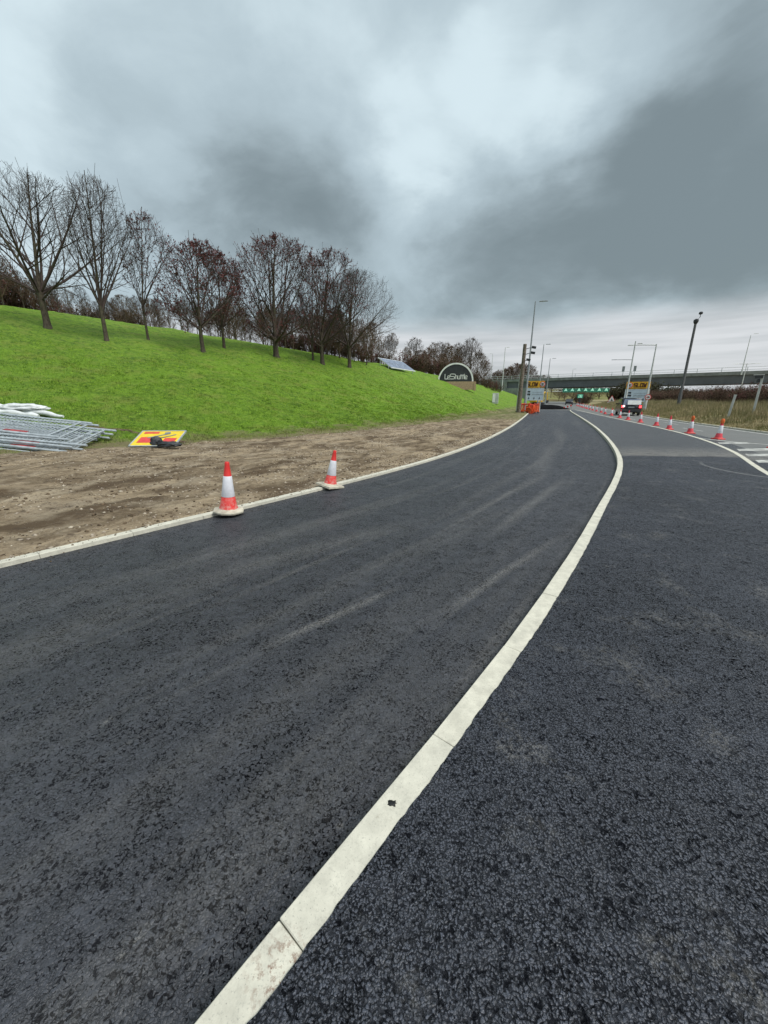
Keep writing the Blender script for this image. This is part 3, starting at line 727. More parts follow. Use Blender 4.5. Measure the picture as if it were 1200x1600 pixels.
    if leaves and tips:
        g = np.random.default_rng(seed); idx = g.integers(0, len(tips), leaves); Pt = np.array([tuple(tips[i]) for i in idx]) + g.normal(0, .03, (leaves, 3))
        a = g.normal(0, 1, (leaves, 3)) + [0, 0, 1.2]; a /= np.linalg.norm(a, axis=1)[:, None]; b = np.cross(a, g.normal(0, 1, (leaves, 3))); b /= np.linalg.norm(b, axis=1)[:, None]
        sz = g.uniform(.5, 1.15, (leaves, 1)) * leafsize
        V = np.stack([Pt - a * sz, Pt + b * sz * .5, Pt + a * sz, Pt - b * sz * .5], 1).reshape(-1, 3)
        o = np_mesh('dry_leaves', V, np.arange(leaves * 4).reshape(-1, 4), leafmat or M_leaf, root); o['kind'] = 'stuff'
    return root
GT = 'bare trees standing on the grass bank'
FT = [ # x, y, height, fork, radius, trunk radius, seed, options, label
    (-21.79, 27.27, 8.5, 2.2, 4.1, .19, 11, dict(dens=(8, 7, 5, 3), off=(.3, 0), rmin=.008, low=.25, spread=72), 'large wide-spreading bare tree with thick low limbs, nearest the photo edge on the bank'),
    (-18.04, 27.13, 9.0, 2.2, 2.25, .125, 12, dict(dens=(9, 7, 5, 3), off=(.8, 0), rmin=.008, low=.35, spread=30), 'tall vase-shaped bare tree with fine upright twigs beside the large wide-spreading tree'),
    (-17.14, 30.34, 8.0, 2.3, 1.9, .085, 13, dict(dens=(7, 6, 4, 3), leaves=1300, off=(1.1, 0), rmin=.008, low=.4, spread=38), 'slender young tree with a thin straight dark trunk and sparse dry leaves'),
    (-13.47, 30.86, 7.2, 1.9, 3.1, .15, 14, dict(dens=(8, 7, 5, 3), leaves=6400, off=(.3, 0), low=.5, spread=78), 'round-headed tree thick with dark red dry leaves and a slanting short trunk'),
    (-13.12, 34.01, 7.0, 1.7, 2.5, .12, 15, dict(dens=(7, 6, 5, 3), leaves=4600, off=(.3, 0), low=.5), 'smaller reddish tree tucked behind the round-headed dark red tree'),
    (-9.55, 36.6, 9.3, 1.7, 4.4, .24, 16, dict(dens=(9, 7, 5, 3), leaves=7500, off=(.7, 0), low=.55, spread=80), 'broad dense tree on the stoutest short trunk in the middle of the row'),
    (-6.95, 40.22, 9.0, 2.2, 1.9, .10, 17, dict(dens=(7, 6, 5, 3), leaves=2400, off=(.6, 0), low=.3, spread=34), 'thin-trunked tree squeezed between two broader trees of the row'),
    (-5.94, 39.68, 9.6, 2.2, 4.2, .19, 18, dict(dens=(9, 7, 5, 3), leaves=5600, off=(.8, 0), low=.55, spread=78), 'broad tree with brown dry leaves, second from the solar panel end of the row'),
    (-3.56, 42.13, 8.9, 2.2, 4.1, .18, 19, dict(dens=(10, 8, 6, 3), off=(1.0, 0), leaves=350, low=.45, spread=74), 'domed bare tree with fine grey twigs, last of the row towards the solar panel')]
for x, y, h, fk, R, tr, sd_, op, lb in FT:
    o = make_tree('bare_tree', h, fk, R, tr, sd_, **op)
    o.location = (x, y, float(zl(x, y)[0]) - .12); tag(o, lb, 'tree', GT)
# woodland behind the crest: individual trees, shared meshes
protos = [make_tree('woodland_tree', 8, 2.8, 1.9, .10, 31, dens=(6, 6, 4, 2), rmin=.016, twig=M_twig, low=.1, spread=40),
          make_tree('woodland_tree', 8, 1.8, 2.5, .12, 32, dens=(6, 6, 4, 3), rmin=.016, twig=M_twig2, leaves=900, leafmat=M_leaf, low=.4, leafsize=.11),
          make_tree('woodland_tree', 8, 3.4, 1.4, .085, 33, dens=(5, 6, 4, 2), rmin=.016, twig=M_twig2, low=.1, spread=30),
          make_tree('woodland_tree', 8, 1.4, 2.8, .13, 34, dens=(7, 6, 5, 3), rmin=.018, twig=M_twig2, leaves=500, leafmat=M_leaf2, low=.4, leafsize=.11)]
used = [0, 0, 0, 0]
def wood(x, y, h, k, lb, grp, z=None, sx=1.):
    o = protos[k] if not used[k] else copy_tree(protos[k]); used[k] = 1
    s_ = h / 8; o.location = (x, y, (float(zl(x, y)[0]) if z is None else z) - .15); o.rotation_euler = (0, 0, rnd.uniform(0, 6.28)); o.scale = (s_ * sx, s_ * sx, s_)
    tag(o, lb, 'tree', grp); return o
HK = ([-50, -46, -43, -41, -38, -32, -26, -20, -12, -5, 0, 3], [7.2, 7.0, 6.0, 4.9, 3.5, 3.4, 4.0, 4.7, 4.9, 4.8, 4.2, 4.0])
for az in np.arange(-50, 2.5, 1.05):
    for rr in (rnd.uniform(47, 51), rnd.uniform(53, 62)) if az < -2 else (rnd.uniform(60, 70),):
        a_ = rad(az + rnd.uniform(-.4, .4)); x, y = math.sin(a_) * rr, math.cos(a_) * rr
        h = np.interp(az, *HK) * rnd.uniform(.72, 1.1) * (1 + (rr - 50) * .035)
        wood(x, y, h, rnd.choice((1, 3, 1, 0)) if az < -41 else rnd.choice((0, 2, 0, 2, 2, 3)), 'bare woodland tree in the belt along the crest behind the grass bank', 'trees of the crest woodland', sx=rnd.uniform(.85, 1.2))
for az, rr, h, k in ((3.2, 88, 6.5, 2), (4.2, 92, 8.8, 0), (5.0, 95, 6.6, 3), (6.2, 96, 7.2, 1), (6.9, 90, 7.6, 2), (7.7, 100, 8.8, 0), (8.6, 104, 9.2, 2), (9.4, 98, 7.8, 3), (10.2, 106, 9.3, 0), (11.0, 100, 8.2, 0), (11.9, 96, 9.6, 0), (12.9, 110, 8.0, 3), (13.8, 112, 6.5, 1), (5.6, 86, 5.0, 1), (8.1, 88, 5.2, 3), (9.9, 90, 5.0, 1)):
    a_ = rad(az); wood(math.sin(a_) * rr, math.cos(a_) * rr, h, k, 'bare tree in the thicket beyond the arch sign and solar panel', 'trees beyond the arch sign', sx=1.15)
for az, rr, h in ((14.6, 175, 9), (15.4, 180, 10), (16.3, 178, 11), (17.2, 182, 12), (18.0, 185, 13.5), (18.8, 180, 13), (19.6, 188, 13), (20.6, 190, 9), (21.6, 190, 9), (22.6, 195, 7)):
    a_ = rad(az); wood(math.sin(a_) * rr, math.cos(a_) * rr, h * 1.05, rnd.choice((1, 3, 0)), 'brown bare tree rising behind the far end of the bridge', 'trees behind the bridge end', z=2, sx=1.3)

# shrubs --------------------------------------------------------------
def make_shrub(name, h, R, seed, stems=26, mat=None, leafmat=None, leaves=1500, leafsize=.09):
    r = random.Random(seed); C = TG(); tips = []
    for k in range(stems):
        a = r.uniform(0, 6.28); inc = r.uniform(.05, .75); L = h * r.uniform(.7, 1.12); d = Vector((math.cos(a) * math.sin(inc), math.sin(a) * math.sin(inc), math.cos(inc)))
        P = [Vector((r.uniform(-.4, .4) * R, r.uniform(-.4, .4) * R, 0))]; RR = [.022]
        for q in range(4):
            d = (d + Vector((r.uniform(-.2, .2), r.uniform(-.2, .2), .06))).normalized(); P.append(P[-1] + d * L / 4); RR.append(.02 - .003 * q)
        C.tube(P, RR, 3)
        for j in range(9):
            f = r.uniform(.15, .98) * 4; i0 = min(3, int(f)); q = P[i0].lerp(P[i0 + 1], f - i0)
            nd = (d + Vector((r.uniform(-1, 1), r.uniform(-1, 1), r.uniform(-.3, .6)))).normalized(); l2 = L * r.uniform(.15, .35)
            q2 = q + nd * l2 * .5; q3 = q2 + (nd + Vector((0, 0, .3))).normalized() * l2 * .5
            C.tube([q, q2, q3], [.013, .011, .008], 3); tips += [q2, q3, q]
    root = empty(name)
    np_mesh('branches', C.V, C.F, mat or M_twig2, root)
    g = np.random.default_rng(seed); idx = g.integers(0, len(tips), leaves); Pt = np.array([tuple(tips[i]) for i in idx]) + g.normal(0, .09, (leaves, 3))
    a = g.normal(0, 1, (leaves, 3)); a /= np.linalg.norm(a, axis=1)[:, None]; b = np.cross(a, g.normal(0, 1, (leaves, 3))); b /= np.linalg.norm(b, axis=1)[:, None]
    sz = g.uniform(.5, 1.2, (leaves, 1)) * leafsize
    V = np.stack([Pt - a * sz, Pt + b * sz * .5, Pt + a * sz, Pt - b * sz * .5], 1).reshape(-1, 3)
    np_mesh('leaf_clumps', V, np.arange(leaves * 4).reshape(-1, 4), leafmat or M_leaf2, root)['kind'] = 'stuff'
    return root
M_hl = plain('hedge_leaf', (.13, .085, .06), .85, var=.35, scale=.8, spec=.15)
sp_ = [make_shrub('hedge_shrub', 2.6, 1.3, 61, leafmat=M_hl), make_shrub('hedge_shrub', 2.6, 1.5, 62, stems=30, leafmat=M_leaf, leaves=1100), make_shrub('hedge_shrub', 2.6, 1.2, 63, stems=22, leafmat=M_hl, leaves=900)]
su = [0, 0, 0]
def shrub(x, y, h, lb, grp, z=None, k=None, cat='shrub'):
    k = rnd.randrange(3) if k is None else k
    o = sp_[k] if not su[k] else copy_tree(sp_[k]); su[k] = 1; s_ = h / 2.6
    o.location = (x, y, (float(zr(x, y)[0]) if z is None else z) - .08); o.rotation_euler = (0, 0, rnd.uniform(0, 6.28)); o.scale = (s_ * rnd.uniform(1, 1.3), s_ * rnd.uniform(1, 1.3), s_)
    tag(o, lb, cat, grp); return o
hp = cr([(32.5, 27), (34.6, 34), (38, 44), (41.8, 54), (46.5, 66), (53, 80), (60, 95)], .5)
for row, (off_, stp) in enumerate(((0, 1.25), (-2.0, 1.5), (-4.4, 2.2))):
    P, _ = resample(hp, stp); N = normals(P)
    for p, n in zip(P, N):
        q = p + n * (off_ + rnd.uniform(-.5, .5))
        shrub(q[0], q[1], rnd.uniform(1.45, 2.1) + row * .12, 'bare brown shrub in the hedge along the far verge', 'shrubs of the roadside hedge')
# shrub undergrowth along the crest
for az in np.r_[np.arange(-50, -38, .8), np.arange(-37, -30, 1.3), np.arange(-14, 1, .9)]:
    rr = rnd.uniform(49, 54) if az < -2 else 60; a_ = rad(az + rnd.uniform(-.3, .3))
    x, y = math.sin(a_) * rr, math.cos(a_) * rr
    shrub(x, y, rnd.uniform(2.0, 3.0) * (1.2 if az < -40 else .8), 'brown undergrowth bush at the foot of the crest woodland', 'bushes under the crest woodland', z=float(zl(x, y)[0]), k=rnd.choice((0, 1)))
for az in np.arange(1.0, 16, .55):
    rr = rnd.uniform(70, 84) + max(0, az - 9) * 3; a_ = rad(az); x, y = math.sin(a_) * rr, math.cos(a_) * rr
    shrub(x, y, rnd.uniform(2.2, 3.4) if az < 12 else rnd.uniform(1.6, 2.4), 'brown bush in the thicket behind the arch sign', 'bushes behind the arch sign', z=float(zl(x, y)[0]))
# dark evergreens under the bridge and scrub by the road beyond it
ev = make_shrub('evergreen_bush', 2.6, 1.5, 71, stems=34, leafmat=M_ivy, leaves=5200, leafsize=.12, mat=M_twig)
first = True
for x, y, h in ((58.8, 101, 3.9), (60.5, 99, 3.8), (63, 104, 4.8), (63.5, 97, 4.2), (66, 108, 5.0), (67, 101, 4.6), (66, 93, 3.6), (70, 97, 3.6)):
    o = ev if first else copy_tree(ev); first = False; s_ = h / 2.6
    o.location = (x, y, .1); o.scale = (s_, s_, s_); o.rotation_euler = (0, 0, rnd.uniform(0, 6)); tag(o, 'dark evergreen bush massed in the shade under the bridge', 'bush', 'dark bushes under the bridge')
for x, y, h in ((94, 215, 7), (100, 222, 8), (106, 225, 9), (112, 230, 9), (118, 236, 10), (88, 224, 6), (124, 240, 10), (132, 246, 11), (82, 240, 5)):
    wood(x, y, h, rnd.choice((1, 3)), 'reddish brown tree on the rising field beyond the bridge', 'trees on the far field', z=.4, sx=1.5)
for x, y, h in ((56, 110, 2.6), (57.5, 116, 3.2), (60, 124, 3.4)):
    shrub(x, y, h, 'brown shrub in the gap between the dark bushes and the road under the bridge', 'brown shrubs by the dark bushes', k=0)
for x, y, h in ((50.5, 96, 1.1), (53, 101, 1.2)):
    shrub(x + 4.4, y, h, 'low dark scrub beside the triangular warning sign', 'scrub beside the warning sign', k=1)

# ------------------------------------------------------------------ grass
def blades(name, X, Y, Z, hgt, wid, mat, nb=4, spread=.05, lean=.5, seed=1, attr=None):
    g = np.random.default_rng(seed); n = len(X)
    X = np.repeat(X, nb) + g.normal(0, spread, n * nb); Y = np.repeat(Y, nb) + g.normal(0, spread, n * nb); Z = np.repeat(Z, nb)
    Hh = np.repeat(hgt, nb) * g.uniform(.5, 1.2, n * nb); a = g.uniform(0, 6.283, n * nb); l = g.uniform(0, lean, n * nb) * Hh; b = g.uniform(0, 6.283, n * nb)
    wd = np.repeat(np.broadcast_to(wid, (n,)), nb) * g.uniform(.7, 1.3, n * nb); dx, dy = np.cos(b) * wd, np.sin(b) * wd
    V = np.stack([np.stack([X - dx, Y - dy, Z - .02], 1), np.stack([X + dx, Y + dy, Z - .02], 1), np.stack([X + np.cos(a) * l, Y + np.sin(a) * l, Z + Hh], 1)], 1).reshape(-1, 3)
    o = np_mesh(name, V, np.arange(len(V)).reshape(-1, 3), mat)
    if attr is not None:
        at = o.data.attributes.new('edge', 'FLOAT', 'POINT'); at.data.foreach_set('value', np.repeat(attr, nb * 3).astype(np.float32))
    return o
def curve_pt(C, st, O):
    Pn, _ = resample(C, .5); N = normals(Pn); s = np.arange(len(Pn)) * .5
    return (np.interp(st, s, Pn[:, 0]) + np.interp(st, s, N[:, 0]) * O, np.interp(st, s, Pn[:, 1]) + np.interp(st, s, N[:, 1]) * O)
nG = 120000
A = rng.uniform(along(KL, -8, -.5), along(KL, 17, 46), nG); u = rng.random(nG) ** 1.5 * 20 - .25
O = s0_at(A) + u
X, Y = curve_pt(KL, A, O)
keep = (X > -Y * 1.08 - 1.5) & (Y > 4) & ~((u < .25 + .5 * fbm(X, Y, 9, 3, .9)) & (rng.random(nG) < .8)) & (fbm(X, Y, 77, 4, 1.4) + rng.random(nG) * .5 > .62) & (rng.random(nG) < np.clip((19 - u) / 13, 0, 1)) & (rng.random(nG) < np.clip((along(KL, 17, 46) - A) / 26, 0, 1))
A, O, X, Y, u = A[keep], O[keep], X[keep], Y[keep], u[keep]
Z = bank_z(X, Y, O, A); dist = np.hypot(X, Y)
g1 = blades('meadow_grass', X, Y, Z, .02 + .12 * np.clip(fbm(X, Y, 78, 3, 1.6) - .25, 0, 1) + .01 * rng.random(len(X)), .008 + .0004 * dist, M_blade, 4, .05, 1.1, 2, attr=1 - np.clip((u - .2) / 2.2, 0, 1))
tag(g1, 'short green blades of grass covering the bank beside the bare soil', 'grass', kind='stuff')
nG = 26000
A = rng.uniform(along(KV, 18, 15), along(KV, 50, 98), nG); O = -(.12 + rng.random(nG) ** 1.2 * 11)
X, Y = curve_pt(KV, A, O); Z = verge(-O) + np.clip(-O / 2, 0, 1) * (fbm(X, Y, 41, 4, .6) - .5) * .3
g2 = blades('tall_verge_grass', X, Y, Z, np.clip(.08 + -O * .13, 0, .85) * (.55 + .8 * fbm(X, Y, 42, 3, .5)), .022, M_straw, 4, .12, .55, 3)
tag(g2, 'tall dry straw-coloured grass on the far verge below the hedge', 'grass', kind='stuff')

# stones in the soil
nS = 22000
A = rng.uniform(along(KL, -6, 1.5), along(KL, 6.4, 20.9), nS); fr_ = rng.random(nS) ** 1.3; O = .1 + fr_ * (s0_at(A) + .2)
X, Y = curve_pt(KL, A, O); kp = (X > -Y * 1.1 - 1) & ((fbm(X, Y, 91, 4, .8) > .47) | (O < .7)); A, O, X, Y = A[kp], O[kp], X[kp], Y[kp]
Z = dirt_z(X, Y, O, A)
ico = bmesh.new(); bmesh.ops.create_icosphere(ico, subdivisions=1, radius=1); iv = np.array([tuple(v.co) for v in ico.verts]); fi = np.array([[v.index for v in f.verts] for f in ico.faces]); ico.free()
def pebbles(name, X, Y, Z, r0, r1, mat, lb, seed):
    g = np.random.default_rng(seed); n = len(X); sz = r0 + (r1 - r0) * g.random(n) ** 3
    S = sz[:, None] * g.uniform(.6, 1.3, (n, 3)) * [1, 1, .7]
    V = iv[None] * S[:, None] * g.uniform(.75, 1.2, (n, len(iv), 1)) + np.stack([X, Y, Z], 1)[:, None]
    F = (fi[None] + (np.arange(n) * len(iv))[:, None, None]).reshape(-1, 3)
    o = np_mesh(name, V.reshape(-1, 3), F, mat); tag(o, lb, 'stones', kind='stuff'); return o
h_ = len(X) // 2
pebbles('loose_stones', X[:h_], Y[:h_], Z[:h_], .007, .032, M_stone, 'small pale stones scattered over the bare soil', 5)
M_clod = plain('soil_clod', (.15, .11, .072), .95, var=.35, scale=12, spec=.1, bmp=.6)
pebbles('soil_clods', X[h_:], Y[h_:], Z[h_:], .008, .030, M_clod, 'dark crumbly soil clods lying on the bare verge', 6)

nS = 900
A = rng.uniform(along(KL, -5, 2.4), along(KL, 6.4, 20.9), nS); O = np.clip(.06 - rng.exponential(.12, nS), -.9, .06)
kp = fbm(A, A * 0, 93, 3, .8) > .42; A, O = A[kp], O[kp]; X, Y = curve_pt(KL, A, O)
pebbles('soil_crumbs', X, Y, np.where(O > -.06, -.029, -.079), .004, .015, M_clod, 'small crumbs of soil spilled over the kerb onto the new asphalt', 8)

# ------------------------------------------------------------------ traffic cones
def make_cone(name, red, cap=False, square=False, base=None, bs=.42):
    r_ = empty(name)
    mb = MB()
    if square: mb.box((0, 0, .02), (bs, bs, .04), taper=.96); mb.lathe([(.165, .038), (.155, .055), (.135, .068)], 20)
    else: mb.lathe([(.225, 0), (.23, .026), (.215, .04), (.155, .05), (.135, .065)], 8)
    mb.build('base', base or M_cbase, r_, bevel=.004)
    mb = MB(); mb.lathe([(.135, .06), (.122, .09), (.094, .235), (.090, .24), (.0575, .545), (.055, .55), (.034, .70), (.034, .735), (.026, .75), (.012, .752)], 24); mb.build('body', red, r_, smooth=True)
    mb = MB(); mb.lathe([(.093, .240), (.0945, .244), (.0605, .542), (.058, .546)], 24); mb.build('reflective_sleeve', M_cwhite, r_, smooth=True)
    if cap:
        mb = MB(); mb.lathe([(.045, .62), (.062, .64), (.066, .73), (.05, .80), (.02, .81)], 14); mb.build('amber_lamp', M_amber, r_, smooth=True)
    return r_
c1 = make_cone('traffic_cone', M_cred); c1.location = (-2.33, 5.53, -.03); c1.rotation_euler = (Matrix.Rotation(rad(4.5), 3, 'Y') @ Matrix.Rotation(.3, 3, 'Z')).to_euler()
tag(c1, 'upright traffic cone with dusty round base, nearer one on the soil-side kerb', 'traffic cone', 'cones on the soil-side kerb')
c2 = make_cone('traffic_cone', M_cred, square=True); c2.location = (-1.05, 7.3, -.035); c2.scale = (.95, .95, .93); c2.rotation_euler = (Matrix.Rotation(rad(10), 3, 'Y') @ Matrix.Rotation(-.7, 3, 'Z')).to_euler()
tag(c2, 'tilted traffic cone with square base, farther one on the soil-side kerb', 'traffic cone', 'cones on the soil-side kerb')
cl_ = make_cone('traffic_cone', M_cpink, cap=True, square=True, base=M_redp, bs=.34); cp_ = make_cone('traffic_cone', M_cpink, square=True, base=M_redp, bs=.34)
CP = [(13.75, 13.61), (14.35, 16.71), (15.3, 19.54), (16.0, 22.0), (17.43, 25.16), (18.58, 28.56), (19.79, 32.01), (20.98, 35.18), (23.0, 40.0), (24.45, 43.84), (26.6, 48.6), (28.3, 52.9), (30.0, 57.1), (31.9, 61.6), (33.6, 65.8), (35.2, 69.6), (37.0, 74.0), (38.9, 78.4), (40.9, 83.2), (43, 88.2), (45.1, 93.2)]
CL = {0: 'red and white cone cut off by the photo edge beside the road hatching', 1: 'cone with an amber lamp on top, beside the white hatched bars', 2: 'cone with an amber lamp on top, at the sharp tip of the hatching', 3: 'plain cone, first beyond the two lamp-topped cones', 4: 'plain cone, second beyond the two lamp-topped cones', 5: 'plain cone, third beyond the lamp-topped cones',
      6: 'cone in line with the round red sign on the lighting column', 7: 'cone just in front of the dark estate car', 8: 'cone beside the front wheel side of the dark estate car'}
ul = up_ = False
for k, (x, y) in enumerate(CP):
    if k in (1, 2): o = cl_ if not ul else copy_tree(cl_); ul = True
    else: o = cp_ if not up_ else copy_tree(cp_); up_ = True
    o.location = (x, y, -.083); o.rotation_euler = (rnd.uniform(-.03, .03), rnd.uniform(-.03, .03), rnd.uniform(0, 1.5)); o.scale = (1.05,) * 3 if k < 3 else (1, 1, 1)
    tag(o, CL.get(k, 'distant red and white cone in the closing line towards the bridge'), 'traffic cone', 'cones along the carriageway')

# ------------------------------------------------------------------ lamp columns, masts, posts
def column(name, x, y, z, h, arms, mat, lb, cat='lamp post', r0=.11, r1=.055, grp=None, lamp=None, face=-.35):
    o = empty(name, (x, y, z), face); tag(o, lb, cat, grp)
    mb = MB(); mb.tube([(0, 0, -.3), (0, 0, 1.1), (0, 0, 1.2), (0, 0, h)], [r0 * 1.35, r0 * 1.3, r0, r1], 10); mb.build('pole', mat, o, smooth=True)
    for (dx, za, hd) in arms:
        if abs(dx) > .9:
            mb = MB(); mb.tube([(0, 0, za - .06), (dx * .5, 0, za + .0), (dx * .98, 0, za + .02)], [.05, .045, .04], 7); mb.build('arm', mat, o, smooth=True)
        mb = MB(); sx_ = 1 if dx > 0 else -1
        mb.box((dx + sx_ * .12, 0, za + .03), (hd, .26, .09), taper=.8); mb.build('lantern', lamp or mat, o, bevel=.01)
    return o
column('lamp_post', 17.3, 48.9, .1, 12.1, [(.75, 12.05, .95)], M_lamp, 'tallest lamp post, beside the orange barriers and the timber camera pole', r0=.14)
column('lamp_post', 30.0, 78, .05, 11.25, [(.65, 11.2, .9)], M_lamp, 'second tall lamp post beyond the near signboard on the grass side', r0=.13)
column('lamp_post', 39.9, 98.8, -.05, 10.8, [(.75, 10.75, .95)], M_lamp, 'slim lamp post just in front of the bridge girder on the grass side', r0=.13)
column('lamp_post', 35.8, 122.4, 3.7, 12.3, [(.65, 12.25, .9)], M_lampl, 'pale lamp post on the bank by the near end of the bridge railing', r0=.13, r1=.07)
column('lamp_post', 41.75, 158.5, 5.6, 12.4, [(-.6, 12.35, .8)], M_lampl, 'pale thin lamp post farthest away behind the arch sign thicket', r0=.13, r1=.07)
column('lamp_post', 31.2, 47.6, .1, 7.45, [(-2.45, 7.4, .6)], M_lampl, 'lamp post with a long arm and a round red sign on its pole', r0=.12)
o = column('lamp_post', 28.75, 47.6, .1, 7.75, [(.35, 7.45, .5)], M_lampl, 'slender post with a finial rising behind the roadside board and dark car', r0=.10)
column('lamp_post', 43.75, 72.4, -.05, 8.3, [(-2.7, 8.2, 1.0)], M_lamp, 'farther lamp post with long arm reaching over the carriageway', r0=.11)
column('lamp_post', 94.1, 107.3, 7.8, 9.3, [(.9, 9.6, .9)], M_lampl, 'lamp post standing on the bridge deck with a raised head', r0=.13)
column('lamp_post', 79.2, 89.5, 0, 8.9, [(1.75, 8.8, .9), (-1.75, 8.8, .9)], M_lampl, 'double-armed lamp post with two white lanterns in front of the bridge', r0=.13, lamp=M_white)
px_, py_ = bridge_pt(6, 11.5)
column('lamp_post', px_, py_, 7.8, 3.6, [(.5, 3.6, .8)], M_lampl, 'tiny lamp head poking above the bridge railing', r0=.1)
# CCTV mast
o = empty('camera_mast', (34.5, 46.7, .4), -.6); tag(o, 'thick dark mast with a camera head on top by the hedge', 'mast')
mb = MB(); mb.tube([(0, 0, -.3), (0, 0, 1.6), (.0, 0, 1.7), (0, 0, 9.3)], [.20, .19, .15, .12], 10); mb.build('pole', M_mast, o, smooth=True)
mb = MB(); mb.lathe([(.14, 9.1), (.24, 9.3), (.24, 9.5), (.1, 9.6)], 12); mb.build('collar', M_dark, o)
mb = MB(); mb.tube([(.1, 0, 9.5), (.28, 0, 9.75), (.28, 0, 10.1)], .035, 6); mb.build('bracket', M_dark, o)
mb = MB(); mb.lathe([(.05, 10.0), (.17, 10.04), (.2, 10.16), (.16, 10.26), (.05, 10.3)], 12, (.28, 0, 0)); mb.build('camera', M_dark, o, smooth=True)
# short camera post at the right edge
o = empty('camera_post', (25.7, 27.6, .2), -.7); tag(o, 'pale square camera post leaning slightly at the photo edge of the verge', 'camera post')
mb = MB(); mb.box((0, 0, 1.4), (.13, .13, 3.0)); mb.build('post', M_lampl, o, bevel=.01)
mb = MB(); mb.box((-.18, -.05, 2.8), (.42, .2, .2)); mb.lathe([(.09, 2.44), (.10, 2.56), (.06, 2.66)], 10, (-.16, 0, 0)); mb.build('camera', M_dark, o)
mb = MB(); mb.box((-.2, -.05, 2.93), (.55, .28, .03)); mb.build('camera_hood', M_white, o)
o = empty('marker_post', (24.1, 27.7, .2), -.7); o.rotation_euler = (0, rad(4), -.7); tag(o, 'plain pale square post without a camera, shorter one on the verge', 'post')
mb = MB(); mb.box((0, 0, .75), (.14, .14, 1.7)); mb.build('post', M_lampl, o, bevel=.012)
mb = MB(); mb.box((0, 0, 1.61), (.17, .17, .05)); mb.build('post_cap', M_lampl, o, bevel=.01)
# timber pole with cameras
o = empty('timber_camera_pole', (15.47, 45.6, .15), -.35); o.rotation_euler = (0, 0, -.35); tag(o, 'weathered timber pole carrying three small cameras on its side', 'pole')
mb = MB(); mb.tube([(0, 0, -.3), (0, 0, 3), (0, 0, 7.15)], [.24, .21, .18], 12); mb.build('pole', M_wood, o, smooth=True)
mb = MB(); mb.tube([(-.27, 0, .05), (-.24, 0, 4.2)], .05, 6); mb.build('cable_conduit', M_lampl, o)
for zc, xr in ((6.75, .95), (6.2, .9), (5.5, .5)):
    mb = MB(); mb.tube([(.1, 0, zc - .12), (xr * .6, 0, zc)], .035, 6); br_ = mb.build('bracket', M_dark, o)
    mb = MB(); mb.box((xr, -.05, zc + .02), (.46, .26, .24), ry=.2); mb.build('camera', M_dark, o, bevel=.02)

# ------------------------------------------------------------------ lettering strokes
GL = {'S': [[(.6, .95), (.5, 1), (.1, 1), (0, .9), (0, .6), (.1, .5), (.5, .5), (.6, .4), (.6, .1), (.5, 0), (.1, 0), (0, .05)]], 'L': [[(0, 1), (0, 0), (.55, 0)]], 'O': [[(.1, 0), (0, .1), (0, .9), (.1, 1), (.5, 1), (.6, .9), (.6, .1), (.5, 0), (.1, 0)]],
      'W': [[(0, 1), (.15, 0), (.33, .7), (.51, 0), (.66, 1)]], '3': [[(0, 1), (.55, 1), (.55, .5), (.15, .5)], [(.55, .5), (.55, 0), (0, 0)]], '0': [[(0, 0), (0, 1), (.55, 1), (.55, 0), (0, 0)]], '2': [[(0, 1), (.55, 1), (.55, .5), (0, .5), (0, 0), (.55, 0)]], '8': [[(0, 0), (0, 1), (.55, 1), (.55, 0), (0, 0)], [(0, .5), (.55, .5)]],
      'e': [[(.02, .36), (.55, .36), (.55, .55), (.43, .68), (.12, .68), (0, .55), (0, 0), (.55, 0)]], 'h': [[(0, 1), (0, 0)], [(0, .66), (.42, .66), (.52, .56), (.52, 0)]], 'u': [[(0, .68), (0, .1), (.1, 0), (.52, 0)], [(.52, .68), (.52, 0)]], 't': [[(.12, .95), (.12, 0)], [(-.02, .68), (.34, .68)]], 'l': [[(0, 1), (0, 0)]]}
def strokes(mb, txt, x, z, h, y, th, gap=.22, sq=1.):
    for ch in txt:
        wd = 0
        for ln in GL[ch]:
            for (a, b), (c, d) in zip(ln[:-1], ln[1:]):
                L = math.hypot((c - a) * sq, d - b) * h
                mb.box((x + (a + c) / 2 * h * sq, y, z + (b + d) / 2 * h), (L + th, .03, th), ry=-math.atan2(d - b, (c - a) * sq))
            wd = max([wd] + [q[0] for q in ln])
        x += (wd * sq + gap) * h
    return x

# arch sign
o = empty('arch_sign', (10.1, 57.3, float(zl(10.1, 57.3)[0])), -.17); tag(o, 'dark half-round sign with white arch rim and white LeShuttle lettering', 'sign')
mb = MB(); mb.box((.2, .35, .0), (5.2, .8, 1.1)); mb.box((2.72, .35, -.1), (.3, .9, 1.15)); mb.build('plinth', M_tan, o)
R0 = 2.32; Zb = .57
poly = [(R0 * math.cos(math.pi * k / 32), Zb + R0 * math.sin(math.pi * k / 32)) for k in range(33)]
mb = MB(); mb.prism(poly, .2, .32); mb.build('panel', M_signbk, o)
mb = MB()
for k in range(40):
    a0, a1 = math.pi * k / 40, math.pi * (k + 1) / 40; ro, ri = R0 + .16, R0 - .04
    mb.prism([(ri * math.cos(a0), Zb + ri * math.sin(a0)), (ro * math.cos(a0), Zb + ro * math.sin(a0)), (ro * math.cos(a1), Zb + ro * math.sin(a1)), (ri * math.cos(a1), Zb + ri * math.sin(a1))], .10, .42)
mb.build('rim', M_white, o)
mb = MB(); x = strokes(mb, 'Le', -1.5, Zb + .34, .62, .17, .08, .14, .85); x = strokes(mb, 'S', x - .02, Zb + .34, .66, .17, .09, .18, 1.5)
strokes(mb, 'huttle', x, Zb + .34, .62, .17, .078, .15, .84); mb.build('lettering', M_white, o)
